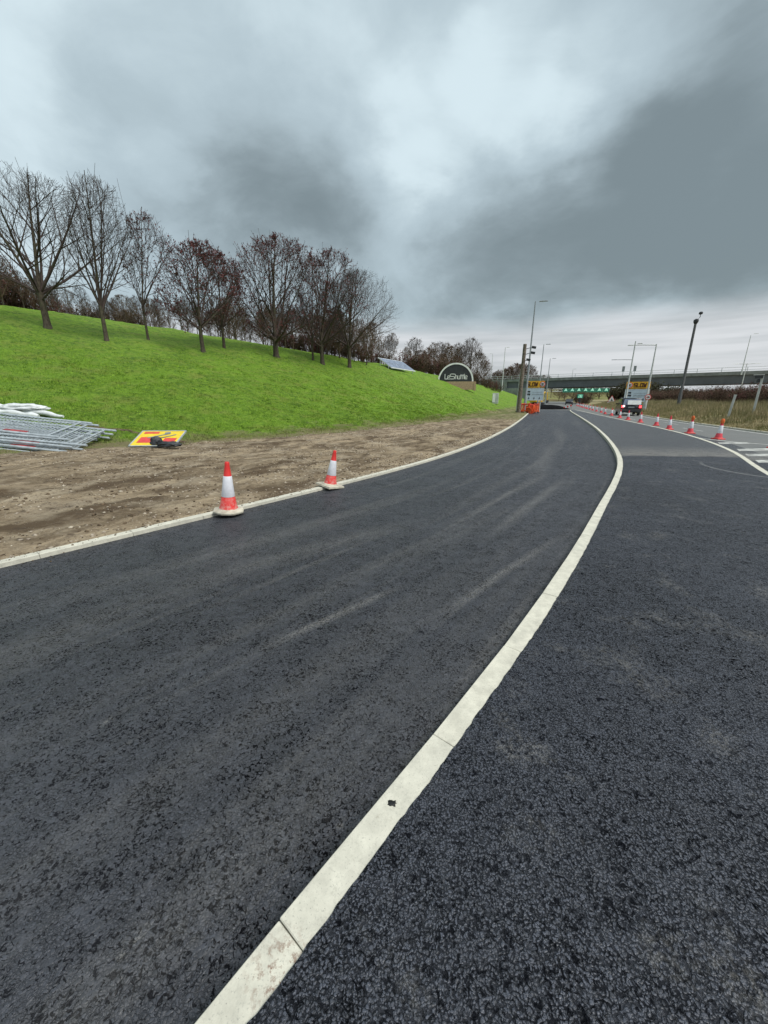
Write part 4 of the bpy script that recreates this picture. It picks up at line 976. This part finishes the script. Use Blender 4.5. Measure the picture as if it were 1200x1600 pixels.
# solar panel
o = empty('solar_panel', (2.0, 51.3, 4.7)); tag(o, 'tilted grey solar panel array with pale frame on the bank beside the last tree', 'solar panel')
def quad(A, B, C_, D_, th):
    A, B, C_, D_ = map(Vector, (A, B, C_, D_)); n = (B - A).cross(D_ - A).normalized() * th; return [A, B, C_, D_, A + n, B + n, C_ + n, D_ + n], [(0, 1, 2, 3), (7, 6, 5, 4), (0, 4, 5, 1), (1, 5, 6, 2), (2, 6, 7, 3), (3, 7, 4, 0)]
A_, B_ = Vector((-1.15, -1.4, .52)), Vector((1.95, .6, .22)); U_ = Vector((-1.55, 1.3, 1.2))
mb = MB(); mb.add(*quad(A_ - U_ * .04, B_ - U_ * .04, B_ + U_ * 1.04, A_ + U_ * 1.04, -.08)); mb.build('frame', M_white, o)
nrm = (B_ - A_).cross(U_).normalized()
for i in range(4):
    for j in range(2):
        a = A_.lerp(B_, (i + .03) / 4); b = A_.lerp(B_, (i + .97) / 4); up0, up1 = U_ * ((j + .03) / 2), U_ * ((j + .97) / 2); n = nrm * .012
        mb = MB(); mb.add(*quad(a + up0 + n, b + up0 + n, b + up1 + n, a + up1 + n, .015)); mb.build('panel', M_solar, o)
for q in (A_ + U_ * .85, B_ + U_ * .85, A_ + U_ * .2, B_ + U_ * .2):
    mb = MB(); mb.tube([q, (q.x, q.y, -1.2)], .05, 6); mb.build('leg', M_galv, o)
# feeder cabinet on the bank
zc = float(zl(15.3, 55)[0]); o = empty('feeder_cabinet', (15.3, 55, zc - .1), -.3); tag(o, 'small pale grey service cabinet alone on the grass bank', 'cabinet')
mb = MB(); mb.box((0, 0, .7), (.82, .4, 1.4)); mb.build('body', M_lampl, o, bevel=.02)
mb = MB(); mb.box((-.19, -.21, .75), (.36, .03, 1.1)); mb.build('door', M_white, o); mb = MB(); mb.box((.19, -.21, .75), (.36, .03, 1.1)); mb.build('door', M_lampl, o)

# ------------------------------------------------------------------ roadside boards with amber panel
def info_board(x, y, z, rz, wd, lb, flip):
    o = empty('information_board', (x, y, z), rz); tag(o, lb, 'road sign', 'roadside boards with amber SLOW panel')
    zb = 1.35; hb = 1.5
    for px in (-wd * .42, wd * .36):
        mb = MB(); mb.tube([(px, .1, -.3), (px, .1, zb + hb + .9)], .07, 8); mb.build('post', M_lampl, o)
    mb = MB(); mb.box((0, 0, zb + hb / 2), (wd, .06, hb)); mb.build('panel', M_board, o)
    mb = MB()
    for s_ in (-1, 1): mb.box((s_ * (wd / 2 - .03), -.035, zb + hb / 2), (.04, .02, hb - .04)); mb.box((0, -.035, zb + hb / 2 + s_ * (hb / 2 - .03)), (wd - .04, .02, .04))
    mb.build('border', M_white, o)
    for q, zz_ in enumerate((zb + 1.05, zb + .72)):        # lorry and van pictograms
        mb = MB(); mb.box((-wd * .30, -.045, zz_ + .05), (.30 + .08 * q, .03, .17)); mb.box((-wd * .30 - .24, -.045, zz_ + .01), (.12, .03, .11))
        for dx in (-.24, .1): mb.box((-wd * .30 + dx, -.046, zz_ - .06), (.08, .03, .06))
        mb.build('pictogram', M_black, o)
    mb = MB()
    for k in range(9): mb.box((-wd * .10 + k * .155, -.045, zb + .74), (.10, .02, .07))
    for k in range(8): mb.box((-wd * .10 + k * .155, -.045, zb + 1.02), (.09, .02, .04))
    mb.build('text_line', M_lamp, o)['kind'] = 'stuff'
    for dx in (-wd * .28, 0.0, wd * .29):                   # lane arrows pointing down
        mb = MB(); mb.box((dx, -.045, zb + .36), (.06, .02, .18)); mb.prism([(dx - .11, zb + .28), (dx + .11, zb + .28), (dx, zb + .14)], -.055, -.035); mb.build('lane_arrow', M_black, o)
    zp = zb + hb + .08; hp_ = .8
    mb = MB(); mb.box((.0, 0, zp + hp_ / 2), (wd * .98, .07, hp_)); mb.build('amber_panel', M_amb2, o)
    rx = -wd * .35 if not flip else wd * .38
    mb = MB(); mb.lathe([(.33, 0), (.33, .03)], 20); ring = mb.build('speed_ring', M_redp, o); ring.rotation_euler = (rad(90), 0, 0); ring.location = (rx, -.04, zp + hp_ / 2)
    mb = MB(); mb.lathe([(.25, 0), (.25, .03)], 20); disc = mb.build('speed_disc', M_white, o); disc.rotation_euler = (rad(90), 0, 0); disc.location = (rx, -.055, zp + hp_ / 2)
    mb = MB(); strokes(mb, '30', rx - .17, zp + hp_ / 2 - .12, .24, -.095, .04, .2); mb.build('speed_number', M_black, o)
    mb = MB(); strokes(mb, 'SLOW', (-wd * .17 if not flip else -wd * .44), zp + .19, .42, -.05, .095, .24, .95); mb.build('lettering', M_brn, o)
    return o
info_board(19.35, 51.7, -.02, -.35, 2.25, 'roadside board on the grass side with orange barriers at its foot', True)
info_board(31.4, 49.9, -.18, -.45, 2.6, 'roadside board on the hedge side standing above the dark estate car', False)
# round no-overtaking sign
o = empty('round_sign', (31.15, 47.3, 1.72), -.5); tag(o, 'small round white sign with red ring and two cars on a lamp post', 'road sign')
mb = MB(); mb.lathe([(.33, 0), (.33, .03)], 24); q = mb.build('ring', M_redp, o); q.rotation_euler = (rad(90), 0, 0)
mb = MB(); mb.lathe([(.25, 0), (.25, .03)], 24); q = mb.build('disc', M_white, o); q.rotation_euler = (rad(90), 0, 0); q.location = (0, -.015, 0)
for dx, m_ in ((-.1, M_redp), (.1, M_black)):
    mb = MB(); mb.box((dx, -.06, -.02), (.15, .03, .07)); mb.box((dx, -.06, .03), (.1, .03, .06)); mb.build('car_symbol', m_, o)
mb = MB(); mb.box((.0, .06, 0), (.1, .22, .3)); mb.build('clamp', M_lamp, o)
# triangular warning sign on A-frame
o = empty('warning_sign', (51.2, 90, -.05), -.5); tag(o, 'white triangular warning sign with red edge on a low stand by the far verge', 'road sign')
mb = MB(); mb.prism([(-.8, .9), (.8, .9), (0, 2.3)], 0, .05); mb.build('border', M_redp, o)
mb = MB(); mb.prism([(-.66, .97), (.66, .97), (0, 2.13)], -.03, -.001); mb.build('face', M_white, o)
mb = MB(); mb.box((0, -.05, 1.3), (.12, .02, .5)); mb.box((0.05, -.05, 1.15), (.4, .02, .12)); mb.build('symbol', M_black, o)
mb = MB(); mb.box((0, 0, .62), (1.5, .05, .4)); mb.build('supplementary_plate', M_white, o)
for dx in (-.6, .6):
    mb = MB(); mb.tube([(dx, .05, 0), (dx, .05, 1.0)], .04, 6); mb.build('leg', M_lamp, o)
# green booth number sign
o = empty('green_sign', (47.2, 96.5, -.08), -.45); tag(o, 'small green lit sign reading 28 on a dark post at the road end', 'sign')
mb = MB(); mb.box((0, 0, .9), (.45, .3, 1.8)); mb.build('post', M_dark, o)
mb = MB(); mb.box((0, 0, 2.15), (1.3, .2, .9)); mb.build('panel', M_green, o, bevel=.03)
mb = MB(); strokes(mb, '28', -.33, 1.88, .52, -.12, .12, .25); mb.build('number', M_mint, o)
# toll gantry with green arrow panels
o = empty('toll_gantry', (85.5, 187, -.3), -.43); tag(o, 'far white gantry carrying seven green panels with pale arrows under the bridge', 'gantry')
mb = MB()
for zz_ in (5.0, 6.1): mb.tube([(-17, 0, zz_), (22.4, 0, zz_)], .13, 6)
for k in range(26): mb.tube([(-17 + k * 1.5, 0, 5.0 + 1.1 * (k % 2)), (-15.5 + k * 1.5, 0, 6.1 - 1.1 * (k % 2))], .07, 5)
mb.build('truss', M_white, o)
for k in range(7):
    x = -1.0 + 2.75 * k
    mb = MB(); mb.box((x, -.3, 5.35), (2.65, .15, 1.7)); q = mb.build('arrow_panel', M_green, o)
    mb = MB(); mb.prism([(x - .75, 5.0), (x, 5.2), (x + .75, 5.0), (x + .12, 6.3), (x - .12, 6.3)], -.45, -.38); mb.build('arrow', M_mint, q)
mb = MB(); mb.box((18.3, -.3, 5.45), (2.8, .15, 1.9)); mb.build('dark_panel', M_dark, o)
for x in (-16.5, 22.3):
    mb = MB(); mb.tube([(x, 0, 0), (x, 0, 6.2)], .2, 8); mb.build('leg', M_white, o)

# ------------------------------------------------------------------ vehicles
def make_car(name, body, L=4.4, Wd=1.8, Hh=1.65, lights=True):
    r_ = empty(name); a = Wd / 2
    prof = [(-L / 2, .42), (-L / 2, .95), (-L / 2 + .12, 1.02), (-L / 2 + .28, Hh - .06), (-L / 2 + .45, Hh), (.35, Hh), (1.05, 1.05), (L / 2 - .2, .92), (L / 2, .75), (L / 2, .38), (L / 2 - .4, .3), (-L / 2 + .3, .3)]
    vs = []; n = len(prof)
    for sx_, k in ((-1, 0), (1, 0)):
        for (y, z) in prof:
            tw = a * (1 - .16 * max(0, (z - 1.0) / (Hh - 1.0))); vs.append((sx_ * tw, y, z))
    fs = [tuple(range(n)), tuple(range(2 * n - 1, n - 1, -1))] + [(i, i + n, (i + 1) % n + n, (i + 1) % n) for i in range(n)]
    mb = MB(); mb.add(vs, fs); mb.build('body', body, r_, bevel=.03, smooth=True)
    mb = MB(); y0 = -L / 2 + .10
    mb.add([(-.72, y0 - .005, 1.05), (.72, y0 - .005, 1.05), (.64, y0 + .145, Hh - .12), (-.64, y0 + .145, Hh - .12), (-.72, y0 + .03, 1.05), (.72, y0 + .03, 1.05), (.64, y0 + .18, Hh - .12), (-.64, y0 + .18, Hh - .12)], [(0, 1, 2, 3), (7, 6, 5, 4), (0, 4, 5, 1), (1, 5, 6, 2), (2, 6, 7, 3), (3, 7, 4, 0)])
    mb.build('rear_window', M_solar, r_)
    for s_ in (-1, 1):
        mb = MB(); mb.prism([(-L / 2 + .5, 1.08), (-L / 2 + .55, Hh - .14), (.3, Hh - .14), (.85, 1.08)], 0, .03); q = mb.build('side_window', M_carglass, r_); q.rotation_euler = (0, 0, rad(90)); q.location = (s_ * (a - .055) + (.015 if s_ > 0 else .015), 0, 0)
        for yy in (-L / 2 + .75, L / 2 - .85):
            wq = empty('wheel'); wq.parent = r_; wq.location = (s_ * (a - .1), yy, .34); wq.rotation_euler = (0, rad(90), 0)
            mb = MB(); mb.lathe([(.2, -.1), (.33, -.1), (.345, -.06), (.345, .06), (.33, .1), (.2, .1)], 20); mb.build('tyre', M_black, wq)
            mb = MB(); mb.lathe([(.2, -.115), (.2, .115)], 12); mb.build('rim', M_galv, wq)
        mb = MB(); mb.box((s_ * (a - .14), -L / 2 - .01, .88), (.2, .06, .22)); mb.build('tail_light', M_tail if lights else M_redp, r_)
        mb = MB(); mb.box((s_ * (a + .08), .75, 1.12), (.16, .1, .13)); mb.build('mirror', M_car, r_)
    mb = MB(); mb.box((0, -L / 2 - .02, .5), (Wd - .08, .12, .22)); mb.build('bumper', M_dark, r_, bevel=.02)
    mb = MB(); mb.box((0, -L / 2 - .03, .82), (.52, .03, .12)); mb.build('number_plate', M_lamp, r_)
    return r_
c = make_car('estate_car', M_car, Hh=1.72); c.location = (25.5, 41.6, -.085); c.rotation_euler = (0, 0, -.42)
tag(c, 'dark estate car driving away with rear lamps lit beneath the roadside board', 'car')
mb = MB(); mb.box((.22, -2.13, 1.28), (1.15, .04, .42), rx=-.22); mb.build('white_rear_panel', M_white, c)  # plain white panel over the upper rear of the car
mb = MB(); mb.box((-.66, -2.25, .93), (.16, .05, .14)); mb.build('rear_lamp', M_tailw, c)
c = make_car('distant_car', M_car, Hh=1.5, lights=False); c.location = (49.6, 107, -.085); c.rotation_euler = (0, 0, -.42 + math.pi); tag(c, 'tiny dark car far off on the carriageway under the bridge', 'car')

# excavator far beyond the lane end
o = empty('excavator', (39.8, 104, -.1), .5); tag(o, 'small yellow excavator working behind the near roadside board', 'excavator')
for s_ in (-1, 1):
    mb = MB(); mb.prism([(-1.4, .1), (-1.2, 0), (1.2, 0), (1.4, .1), (1.5, .35), (1.3, .65), (-1.3, .65), (-1.5, .35)], -.2, .2); q = mb.build('track', M_black, o); q.location = (0, s_ * .9, 0)
mb = MB(); mb.box((-.3, 0, 1.15), (2.5, 2.0, .8)); mb.box((-1.2, 0, 1.5), (.9, 1.9, .5)); mb.build('house', M_exc, o, bevel=.05)
mb = MB(); mb.box((.4, .5, 1.95), (1.1, .9, 1.2), taper=.85); mb.build('cab', M_carglass, o, bevel=.04)
mb = MB(); mb.tube([(.8, -.2, 1.4), (2.1, -.2, 3.2), (3.3, -.2, 3.0)], [.22, .25, .16], 6); mb.build('boom', M_exc, o)
mb = MB(); mb.tube([(3.2, -.2, 3.1), (3.6, -.2, 1.2)], [.18, .13], 6); mb.build('arm', M_exc, o)
mb = MB(); mb.prism([(3.3, 1.2), (3.9, 1.2), (3.8, .6), (3.2, .5)], -.5, .1); mb.build('bucket', M_dark, o)

# asphalt heap and tipped board at the end of the lane
ph = cr([(23.2, 63.5), (25.6, 64.5), (28.5, 66.5)], .3)
g = np.linspace(0, 1, 40); n_ = 24
hx, hy = np.meshgrid(np.linspace(-1, 1, 44), np.linspace(-1, 1, 22), indexing='ij')
hh = np.clip(1 - hx ** 2 - hy ** 2, 0, None) ** .7 * (.5 + .5 * fbm(hx, hy, 61, 4, 2.2)) * .95
cx_, sx_ = math.cos(-.25), math.sin(-.25); HX = hx * 4.1; HY = hy * 2.6
V = np.stack([26.0 + HX * cx_ - HY * sx_, 64.8 + HX * sx_ + HY * cx_, -.12 + hh], -1).reshape(-1, 3)
o = np_mesh('asphalt_heap', V, grid_faces(44, 22)[:, ::-1], M_heap, smooth=True); tag(o, 'low black heap of fresh asphalt dumped across the end of the lane', 'asphalt heap', kind='stuff')
o = empty('barrier_board', (29.0, 62.5, -.08), -.5); o.rotation_euler = (0, -.35, -.5); o.scale = (.6, .6, .6); tag(o, 'tipped red and white barrier board beside the asphalt heap', 'barrier')
for k in range(5):
    mb = MB(); mb.box((-.8 + k * .4, 0, .75), (.4, .06, .4)); mb.build('stripe', M_white if k % 2 else M_redp, o)
for dx in (-.7, .7):
    mb = MB(); mb.box((dx, .05, .45), (.08, .05, .9)); mb.build('leg', M_dark, o)

# orange barriers
def make_barrier():
    r_ = empty('orange_barrier')
    mb = MB()
    for zz_ in (.22, .95): mb.box((0, 0, zz_), (1.1, .05, .14))
    for dx in (-.5, .5): mb.box((dx, 0, .55), (.12, .06, 1.05))
    for dx in (-.3, -.1, .1, .3): mb.box((dx, 0, .58), (.06, .04, .62))
    mb.build('panel', M_orn, r_, bevel=.01)
    mb = MB(); mb.box((0, -.032, .95), (.95, .01, .11)); mb.build('reflective_strip', M_redp, r_)
    for dx in (-.42, .42):
        mb = MB(); mb.box((dx, 0, .035), (.12, .5, .07)); mb.build('foot', M_black, r_)
    return r_
ob = make_barrier(); first = True
for (x, y, rz, tilt, lb) in ((15.9, 46.4, .5, .1, 'orange plastic barrier behind the timber camera pole'), (16.3, 45.9, -.8, -.12, 'orange plastic barrier between the timber pole and the tall lamp post'), (16.9, 46.0, .25, .25, 'orange barrier leaning in the middle of the orange group'),
                             (17.15, 45.3, -.5, -.2, 'frontmost orange barrier of the group, nearest the lane kerb'), (17.35, 46.2, 1.1, .15, 'orange barrier at the lane side of the group, turned edgewise')):
    o = ob if first else copy_tree(ob); first = False
    o.location = (x, y, float(zl(x, y)[0]) - .02); o.rotation_euler = (tilt, tilt * .6, rz); tag(o, lb, 'barrier', 'orange plastic barriers')
mb = MB()
for k in range(7): mb.box((16.9 + rnd.uniform(-.5, .4), 45.6 + rnd.uniform(-.5, .5), .18 + rnd.uniform(0, .35)), (rnd.uniform(.5, .9), .05, rnd.uniform(.5, .8)), rz=rnd.uniform(0, 3), rx=rnd.uniform(-.7, .7))
o = mb.build('orange_netting', M_orn); tag(o, 'crumpled orange netting heaped against the orange barriers', 'netting')

# ------------------------------------------------------------------ stack of steel fence panels
def ground_plane(x, y):
    e = .6; z0 = float(zl(x, y)[0]); zx = float(zl(x + e, y)[0]) - float(zl(x - e, y)[0]); zy = float(zl(x, y + e)[0]) - float(zl(x, y - e)[0])
    return z0, zx / 2 / e, zy / 2 / e
def fence_panel(strip_):
    r_ = empty('fence_panel'); L, Wd = 3.4, 1.5
    mb = MB()
    for y in (-Wd / 2, Wd / 2): mb.tube([(-L / 2, y, 0), (L / 2, y, 0)], .034, 7)
    for x in (-L / 2 + .03, L / 2 - .35): mb.tube([(x, -Wd / 2, 0), (x, Wd / 2, 0)], .022, 7)
    mb.tube([(-L / 2, 0.2, .0), (L / 2 - .35, .2, .0)], .018, 6)
    mb.build('frame', M_galv, r_, smooth=True)
    mb = MB()
    for k in range(26): mb.tube([(-L / 2 + .12 + k * .115, -Wd / 2, .012), (-L / 2 + .12 + k * .115, Wd / 2, .012)], .0055, 4)
    for k in range(5): mb.tube([(-L / 2, -Wd / 2 + .35 * (k + .5), .018), (L / 2 - .35, -Wd / 2 + .19 * (k + .5), .018)], .0055, 4)
    q = mb.build('mesh_infill', M_galv, r_); q['kind'] = 'stuff'
    if strip_:
        mb = MB(); mb.box((.35, -Wd / 2 + .10, .02), (.7, .13, .012)); mb.build('red_strip', M_dred, r_)
    return r_
fp = [fence_panel(False), fence_panel(True)]; fu = [False, False]
cxp, cyp = -11.3, 12.35; z0, gx, gy = ground_plane(cxp, cyp + .2)
names = ['bottom steel fence panel of the flat stack, resting on the soil edge', 'second lowest steel fence panel, shifted towards the yellow sign', 'steel fence panel low in the stack with a red strip', 'steel fence panel in the middle of the flat stack', 'steel fence panel just above the middle with a red strip', 'upper steel fence panel poking out furthest towards the yellow sign', 'second highest steel fence panel, skewed up the slope', 'topmost steel fence panel of the flat stack']
for k in range(8):
    j = 1 if k in (2, 4, 7) else 0
    o = fp[j] if not fu[j] else copy_tree(fp[j]); fu[j] = True
    dx, dy = (0, .35, .12, .45, .2, .55, -.1, -.35)[k], (-.1, .0, -.06, .06, .02, .1, .22, .3)[k]
    x, y = cxp + dx, cyp + dy
    o.location = (x, y, z0 + gx * (x - cxp) + gy * (y - cyp) + .06 + k * .058)
    M = Matrix.Rotation((-.02, .01, -.02, .01, .0, .02, .05, -.01)[k] + .01, 4, 'Z')
    nrm_ = Vector((-gx, -gy * 1.25, 1)).normalized(); q = Vector((0, 0, 1)).rotation_difference(nrm_).to_matrix().to_4x4()
    o.rotation_euler = (q @ M).to_euler(); tag(o, names[k], 'fence panel', 'stacked steel fence panels')

# yellow road sign lying on the grass with a black sandbag
z0, gx, gy = ground_plane(-7.6, 13.1)
o = empty('fallen_road_sign', (-7.6, 13.1, z0 + .20)); tag(o, 'yellow road sign with red blocks and dark strokes lying flat on the grass', 'road sign')
nrm_ = Vector((-gx * .6, -gy - .42, 1)).normalized(); q = Vector((0, 0, 1)).rotation_difference(nrm_)
o.rotation_euler = (q.to_matrix() @ Matrix.Rotation(.02, 3, 'Z')).to_euler(); o.scale = (.93, .9, .93)
mb = MB(); mb.box((0, 0, 0), (1.56, 1.10, .03)); mb.build('panel', M_yel, o)
mb = MB()
for s_ in (-1, 1): mb.box((s_ * .79, 0, .005), (.04, 1.16, .05)); mb.box((0, s_ * .565, .005), (1.62, .04, .05))
mb.build('edge_frame', M_galv, o)
mb = MB(); mb.box((-.40, .42, .017), (.55, .14, .006)); mb.build('red_block', M_redp, o)
mb = MB(); mb.box((-.33, -.12, .017), (.62, .42, .006)); mb.build('red_block', M_redp, o)
mb = MB(); mb.box((.46, -.24, .017), (.44, .50, .006)); mb.build('red_block', M_redp, o)
mb = MB(); mb.box((-.05, .18, .0225), (.75, .07, .006), rz=.45); mb.box((.28, .12, .0225), (.62, .06, .006), rz=.5); mb.box((.2, .38, .0225), (.2, .16, .006), rz=.3); mb.box((.02, -.02, .0225), (.55, .05, .006), rz=.42); mb.build('dark_stroke', M_lamp, o)
def sack(name, x, y, z, d, mat, lb, seed, rz=0, cat='sandbag'):
    bm = bmesh.new(); bmesh.ops.create_icosphere(bm, subdivisions=4, radius=1)
    for v in bm.verts:
        p = v.co.copy(); n = mnoise.fractal(p * 1.9 + Vector((seed, 0, 0)), .7, 2.2, 4); n2 = mnoise.noise(p * 7 + Vector((seed, 3, 0)))
        p = p * (1 + .30 * n + .06 * n2); v.co = Vector((p.x * d[0], p.y * d[1], max(p.z, -.45) * d[2]))
    me = bpy.data.meshes.new(name); bm.to_mesh(me); bm.free(); o = link(name, me, mat, smooth=True); o.location = (x, y, z); o.rotation_euler = (0, 0, rz); tag(o, lb, cat); return o
zq = float(zl(-7.0, 12.4)[0])
sack('sandbag', -7.27, 12.38, zq + .17, (.20, .15, .17), M_dark, 'upright black sandbag slumped over the yellow sign edge', 3.1)
sack('sandbag', -6.85, 12.35, zq + .09, (.34, .15, .11), M_dark, 'flat black sandbag lying along the lower edge of the yellow sign', 7.7, .1)

# white plastic wrapped bundle on the bank
zb_ = lambda x, y: float(zl(x, y)[0])
def film_tube(name, a, b, r_, lb, seed, flat=.8):
    a, b = Vector(a), Vector(b); n = 26; mb = MB(); pts = []; rs = []
    for k in range(n):
        f = k / (n - 1); p = a.lerp(b, f) + Vector((0, mnoise.noise(Vector((f * 5, seed, 0))) * .06, mnoise.noise(Vector((f * 6, 0, seed))) * .04)); pts.append(p)
        rs.append(r_ * (1 + .35 * mnoise.noise(Vector((f * 7, seed, 2)))) * (min(1, .45 + (1 - f) * 4) if f > .8 else 1))
    mb.tube(pts, rs, 12); o = mb.build(name, M_film, smooth=True); tag(o, lb, 'wrapped pipe', 'white wrapped pipes on the bank'); return o
yb = 14.75
film_tube('wrapped_pipe', (-15.2, yb - .25, zb_(-14.5, yb - .25) + .08), (-12.6, yb - .3, zb_(-12.6, yb - .3) + .10), .11, 'front white film-wrapped pipe on the grass bank', 1.3)
film_tube('wrapped_pipe', (-15.2, yb + .2, zb_(-14.5, yb + .2) + .10), (-12.0, yb + .05, zb_(-12.0, yb) + .10), .11, 'rear white film-wrapped pipe reaching furthest from the photo edge', 4.3)
sack('film_sheet', -13.5, yb + .1, zb_(-13.5, yb) + .16, (.85, .26, .15), M_film, 'crumpled white plastic sheet bunched over the wrapped pipes', 12.3, .05, 'plastic sheet')
sack('film_sheet', -14.9, yb + .0, zb_(-14.7, yb) + .18, (.35, .28, .26), M_dark, 'dark bunched sheeting at the end of the wrapped pipes', 22.3, .3, 'plastic sheet')
# muddy rut in the turf
rc = cr([(-11.9, 14.9), (-10.8, 14.8), (-9.4, 14.3), (-8.0, 14.0), (-6.9, 13.9)], .06); N = normals(rc)
w_ = (.05 + .18 * fbm(rc[:, 0] * 2.3, rc[:, 1], 71, 3, 1)) * np.clip(np.sin(np.linspace(0, math.pi, len(rc))) * 3, 0, 1)
V = []; 
for q, f in enumerate((-1, -.4, .2, 1)):
    X_ = rc[:, 0] + N[:, 0] * w_ * f; Y_ = rc[:, 1] + N[:, 1] * w_ * f; s_, a_ = sd(X_, Y_)
    V.append(np.stack([X_, Y_, bank_z(X_, Y_, s_, a_ - S_OFF) + .012 + (.035 if q in (1, 2) else 0) * fbm(X_, Y_, 72, 3, 9)], 1))
V = np.stack(V, 1).reshape(-1, 3); o = np_mesh('mud_rut', V, grid_faces(len(rc), 4), M_clod, smooth=True); tag(o, kind='structure')
# spot of tar on the centre kerb
bm = bmesh.new(); bmesh.ops.create_icosphere(bm, subdivisions=3, radius=1)
for v in bm.verts: p = v.co; k = 1 + .95 * mnoise.noise(p * 2.6 + Vector((5, 0, 0))); v.co = Vector((p.x * .017 * k, p.y * .014 * k, max(p.z, 0) * .004))
me = bpy.data.meshes.new('tar_spot'); bm.to_mesh(me); bm.free(); o = link('tar_spot', me, M_tar, smooth=True); o.location = (.033, 1.175, .0005); tag(o, 'small black spot of tar stuck on the pale centre kerb', 'tar')
